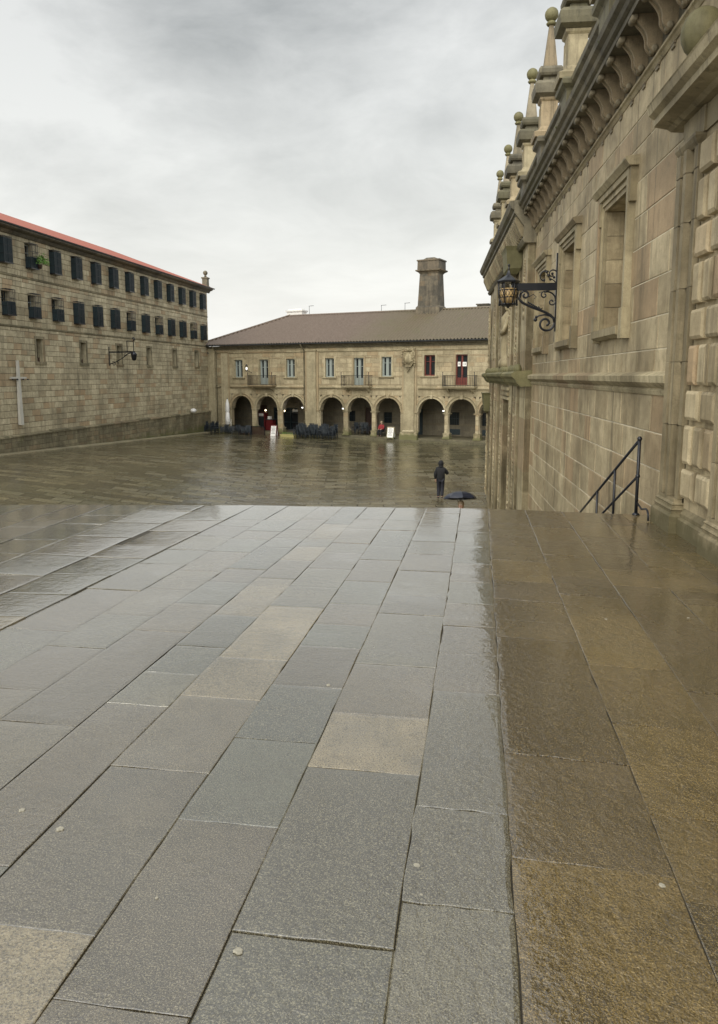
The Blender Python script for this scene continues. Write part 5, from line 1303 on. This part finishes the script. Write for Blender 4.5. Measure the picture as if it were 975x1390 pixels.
mb = MB(); mb.tube([(0,0,-.02),(0,0,.90)], .008, 8); mb.build('shaft', M['iron'], t); mb = MB(); mb.tube([(0,0,-.02),(0,0,-.10),(.03,0,-.14),(.06,0,-.10)], .014, 8); mb.build('handle', M['wood_dark'], t)
for k in range(8):
    a = 2*math.pi*k/8; mb = MB(); mb.tube([(.0,0,.80),(RU*.55*math.cos(a),RU*.55*math.sin(a),.73),(RU*.99*math.cos(a),RU*.99*math.sin(a),.525)], .003, 4); mb.tube([(0,0,.52),(RU*.55*math.cos(a),RU*.55*math.sin(a),.73)], .003, 4); mb.build('rib', M['gutter'], t)
# seated person in red under the arcade
pose = {'pelvis':((0,0,.52),(.125,.10)),'belly':((0,-.01,.67),(.12,.095)),'chest':((0,-.03,.86),(.145,.105)),'neck0':((0,-.04,1.02),(.07,.06)),'neck':((0,-.05,1.08),.052),'head0':((0,-.07,1.15),(.072,.082)),'head1':((0,-.08,1.23),(.078,.092)),'head2':((0,-.07,1.30),(.06,.07)),
 'shL':((-.17,-.03,.99),.058),'shR':((.17,-.03,.99),.058),'hipL':((-.10,-.04,.50),.092),'hipR':((.10,-.04,.50),.092),'elL':((-.24,-.12,.74),.042),'wrL':((-.12,-.34,.66),.03),'elR':((.24,-.12,.74),.042),'wrR':((.12,-.34,.66),.03),
 'knL':((-.13,-.46,.52),.062),'anL':((-.13,-.46,.10),.042),'toL':((-.13,-.60,.03),.035),'knR':((.13,-.46,.52),.062),'anR':((.13,-.48,.10),.042),'toR':((.13,-.62,.03),.035)}
p = Fp(18.95, .25, FL); figure(p, FA, 'person in a red jacket sitting under the sixth arch', False, M['cloth_red'], M['cloth_black'], pose, seated=True, hair=M['hair'])
c = dup(cp); c.location = Fp(18.95, .27, FL); c.rotation_euler = (0,0,FA); tag(c, 'dark terrace chair carrying the seated person in red', 'chair')
chair(19.85, .35, FL, .2, 'single dark terrace chair beside the grey white menu board', 'single chairs under the arcade')

# ================================================================== roofs, chimneys and aerials beyond the arcade building
def back(px, py, dp): q = Fpix(px, py, dp); return q
t = empty('white_chimney_house', Fp(back(403,424,14)[0], 14, 0), FA); tag(t, 'building behind the arcade of which the broad white chimney rises above the roof ridge', 'building')
q0 = back(392.5,428,14); q1 = back(412.5,418.6,14); hw = (q1[0]-q0[0])/2
mb = MB(); mb.box(-6,14,-1,7,0,q0[1]-1.5); mb.build('wall', M['render'], t)
mb = MB(); mb.add([(-6.3,-1.3,q0[1]-1.5),(14.3,-1.3,q0[1]-1.5),(14.3,3,q0[1]-.5),(-6.3,3,q0[1]-.5),(-6.3,7.3,q0[1]-1.5),(14.3,7.3,q0[1]-1.5)], [(0,1,2,3),(3,2,5,4),(0,3,4),(1,5,2)]); rf = mb.build('roof', M['tile_f'], t)
mb = MB(); mb.loft([(q0[1]-1.6,.0),(q1[1]-.42,0),(q1[1]-.36,-.12),(q1[1]-.22,-.14),(q1[1]-.2,.1),(q1[1]-.05,.16)], -hw, hw, -.5, .5); mb.build('chimney', M['white'], rf)
t = empty('gabled_house', Fp(back(345,472,16)[0], 16, 0), FA); tag(t, 'pale gabled house whose roof shows behind the left slope of the arcade roof', 'building')
q0 = back(318,455,16); qa = back(345,442,16); qb = back(388,438,16)
zz = back(345,441.5,16)[1]; xl = back(300,452,16)[0]-back(345,472,16)[0]
mb = MB(); mb.box(xl,8,0,8,0,zz-1.6); mb.build('wall', M['render'], t)
mb = MB(); mb.add([(xl-.4,-.4,zz-1.7),(8,-.4,zz-1.7),(8,3,zz),(0,3,zz),(xl-.4,8,zz-1.7),(8,8,zz-1.7)], [(0,1,2,3),(0,3,4),(3,2,5,4)]); rf = mb.build('roof', M['render'], t)
for px_, top_, w_ in ((363,434.5,.18),(373,432.5,.55),(377,429.5,.14),(380.5,429,.14)):
    q = back(px_, top_, 16); x = q[0]-back(345,472,16)[0]; mb = MB(); mb.loft([(q[1]-2.6,0),(q[1]-.1,0),(q[1]-.1,-.06),(q[1],-.06)], x-w_, x+w_, 3-.2, 3+.2); mb.build('chimney', M['gutter'], rf)
for px_, top_, bot_, lab in ((420,414.5,426,'thin television aerial right of the white chimney'),(518,413.5,424,'thin mast above the middle of the long roof'),(550,410.5,422,'thin mast just left of the big stone chimney')):
    qt = Fpix(px_, top_, RD+.1); t = empty('aerial', Fp(qt[0], RD+.1, RTZ-.05), FA); tag(t, lab, 'aerial'); h_ = qt[1]-RTZ
    mb = MB(); mb.tube([(0,0,0),(0,0,max(.5,h_))], .022, 5); mb.build('mast', M['gutter'], t)
    mb = MB(); mb.tube([(-.05,0,h_-.02),(.5,0,h_-.0)], .018, 5)
    for k in range(4): mb.tube([(.05+k*.13,-.18,h_-.015),(.05+k*.13,.18,h_-.015)], .010, 4)
    mb.build('antenna_bars', M['gutter'], t)
# ------------------------------------------------------------------ small discs and scraps stuck to the paving
for (px_, py_, r_, lab) in ((82,1125,.016,'round white disc on the long slab left of the dark joint'),(566,1175,.014,'round cream disc on the slab right of the long central joint'),(899,1196,.012,'small white scrap at the corner of the ochre slabs'),(30,1100,.014,'flattened pale spot near the left edge of the paving'),(324,1291,.016,'flattened pale pebble in the joint at the front'),(446,930,.014,'cream spot on the blue grey slab in the middle'),(213,1219,.006,'tiny white crumb on the slab right of the white disc'),(823,836,.012,'white scrap on the dark ochre slabs near the church'),(935,831,.010,'white scrap by the joint below the pilaster'),(572,1215,.006,'tiny pale crumb below the cream disc')):
    x, y = hitz(px_, py_); z = zt(x)+.001
    mb = MB(); n_ = 12; pr = [r_*.8*random.uniform(.75,1.2) for _ in range(n_)]; vs = []
    for k, (f, zz) in enumerate(((1,-.002),(1,.0012),(.75,.0022))):
        vs += [(pr[j]*f*math.cos(2*math.pi*j/n_)*1.1, pr[j]*f*math.sin(2*math.pi*j/n_), zz) for j in range(n_)]
    mb.add(vs, [(k*n_+j,k*n_+(j+1)%n_,(k+1)*n_+(j+1)%n_,(k+1)*n_+j) for k in range(2) for j in range(n_)]+[tuple(2*n_+j for j in range(n_))])
    o = mb.build('litter_spot', M['gum']); o.location = (x, y, z); tag(o, lab, 'litter')

# ================================================================== sky, light, camera
w = bpy.data.worlds.new('World'); sc.world = w; w.use_nodes = True; nt = w.node_tree; g = N(nt)
bg = nt.nodes['Background']
sky = g.n('ShaderNodeTexSky', sky_type='NISHITA'); sky.sun_disc = False; sky.sun_elevation = R(50); sky.sun_rotation = R(200); sky.dust_density = 4; sky.air_density = 2
tc = g.n('ShaderNodeTexCoord').outputs['Generated']; sx = g.n('ShaderNodeSeparateXYZ'); g.l(tc, sx.inputs[0])
zz = g.math('MAXIMUM', sx.outputs[2], 0.); den = g.math('ADD', zz, .22)
cb = g.n('ShaderNodeCombineXYZ'); g.l(g.math('DIVIDE', sx.outputs[0], den), cb.inputs[0]); g.l(g.math('DIVIDE', sx.outputs[1], den), cb.inputs[1])
wob = g.n('ShaderNodeTexNoise'); wob.inputs['Scale'].default_value = .9; wob.inputs['Detail'].default_value = 3; g.l(cb.outputs[0], wob.inputs['Vector'])
va = g.n('ShaderNodeVectorMath', operation='ADD'); g.l(cb.outputs[0], va.inputs[0]); vm = g.n('ShaderNodeVectorMath', operation='SCALE'); g.l(wob.outputs['Color'], vm.inputs[0]); vm.inputs['Scale'].default_value = .7; g.l(vm.outputs[0], va.inputs[1])
n1 = g.noise(va.outputs[0], 1.5, 8, .60); n2 = g.noise(va.outputs[0], .42, 3, .5)
cl = g.math('ADD', g.math('MULTIPLY', n1, .6), g.math('MULTIPLY', n2, .5))
c = g.mix(g.ramp(cl, .44, .64), (.24,.25,.252), (.585,.59,.58))
c = g.mix(g.ramp(zz, .02, .46, .90, 0), c, (.81,.81,.78))                  # paler towards the horizon
dt = g.n('ShaderNodeVectorMath', operation='DOT_PRODUCT'); g.l(tc, dt.inputs[0]); dt.inputs[1].default_value = (math.sin(R(192))*math.cos(R(38)), math.cos(R(192))*math.cos(R(38)), math.sin(R(38)))
bright = g.math('MULTIPLY', g.ramp(zz, .50, .9, 1.0, 1.35), g.ramp(dt.outputs['Value'], .15, 1., 1.0, 2.6))   # unseen sky overhead and behind the camera brightened, added fill for the walls
sk = g.mix(1., c, g.mix(1., sky.outputs[0], (.012,.012,.012), 'MULTIPLY'), 'ADD')
vmx = g.n('ShaderNodeVectorMath', operation='SCALE'); g.l(sk, vmx.inputs[0]); g.l(bright, vmx.inputs['Scale'])
g.l(vmx.outputs[0], bg.inputs['Color']); bg.inputs['Strength'].default_value = 1.0
s = bpy.data.lights.new('sun', 'SUN'); s.energy = 1.25; s.angle = R(60); s.color = (1,.93,.80)
so = bpy.data.objects.new('sun', s); col.objects.link(so)
el, az = R(40), R(200)                                       # light from behind and to the left of the camera
dv = Vector((math.sin(az)*math.cos(el), math.cos(az)*math.cos(el), math.sin(el)))
so.rotation_euler = dv.to_track_quat('Z', 'Y').to_euler()
sky.sun_elevation = el; sky.sun_rotation = az
cam = bpy.data.cameras.new('camera'); co = bpy.data.objects.new('camera', cam); col.objects.link(co)
co.location = (0, 0, H); co.rotation_euler = (math.pi/2-PIT, 0, YAW)
cam.sensor_fit = 'VERTICAL'; cam.sensor_height = 36; cam.lens = 36*F/1390; cam.shift_y = -45/1390; cam.clip_start = .05; cam.clip_end = 3000
sc.camera = co
sc.view_settings.view_transform = 'Standard'; sc.view_settings.look = 'None'; sc.view_settings.gamma = 1; sc.view_settings.use_curve_mapping = False
sc.view_settings.exposure = 0.30
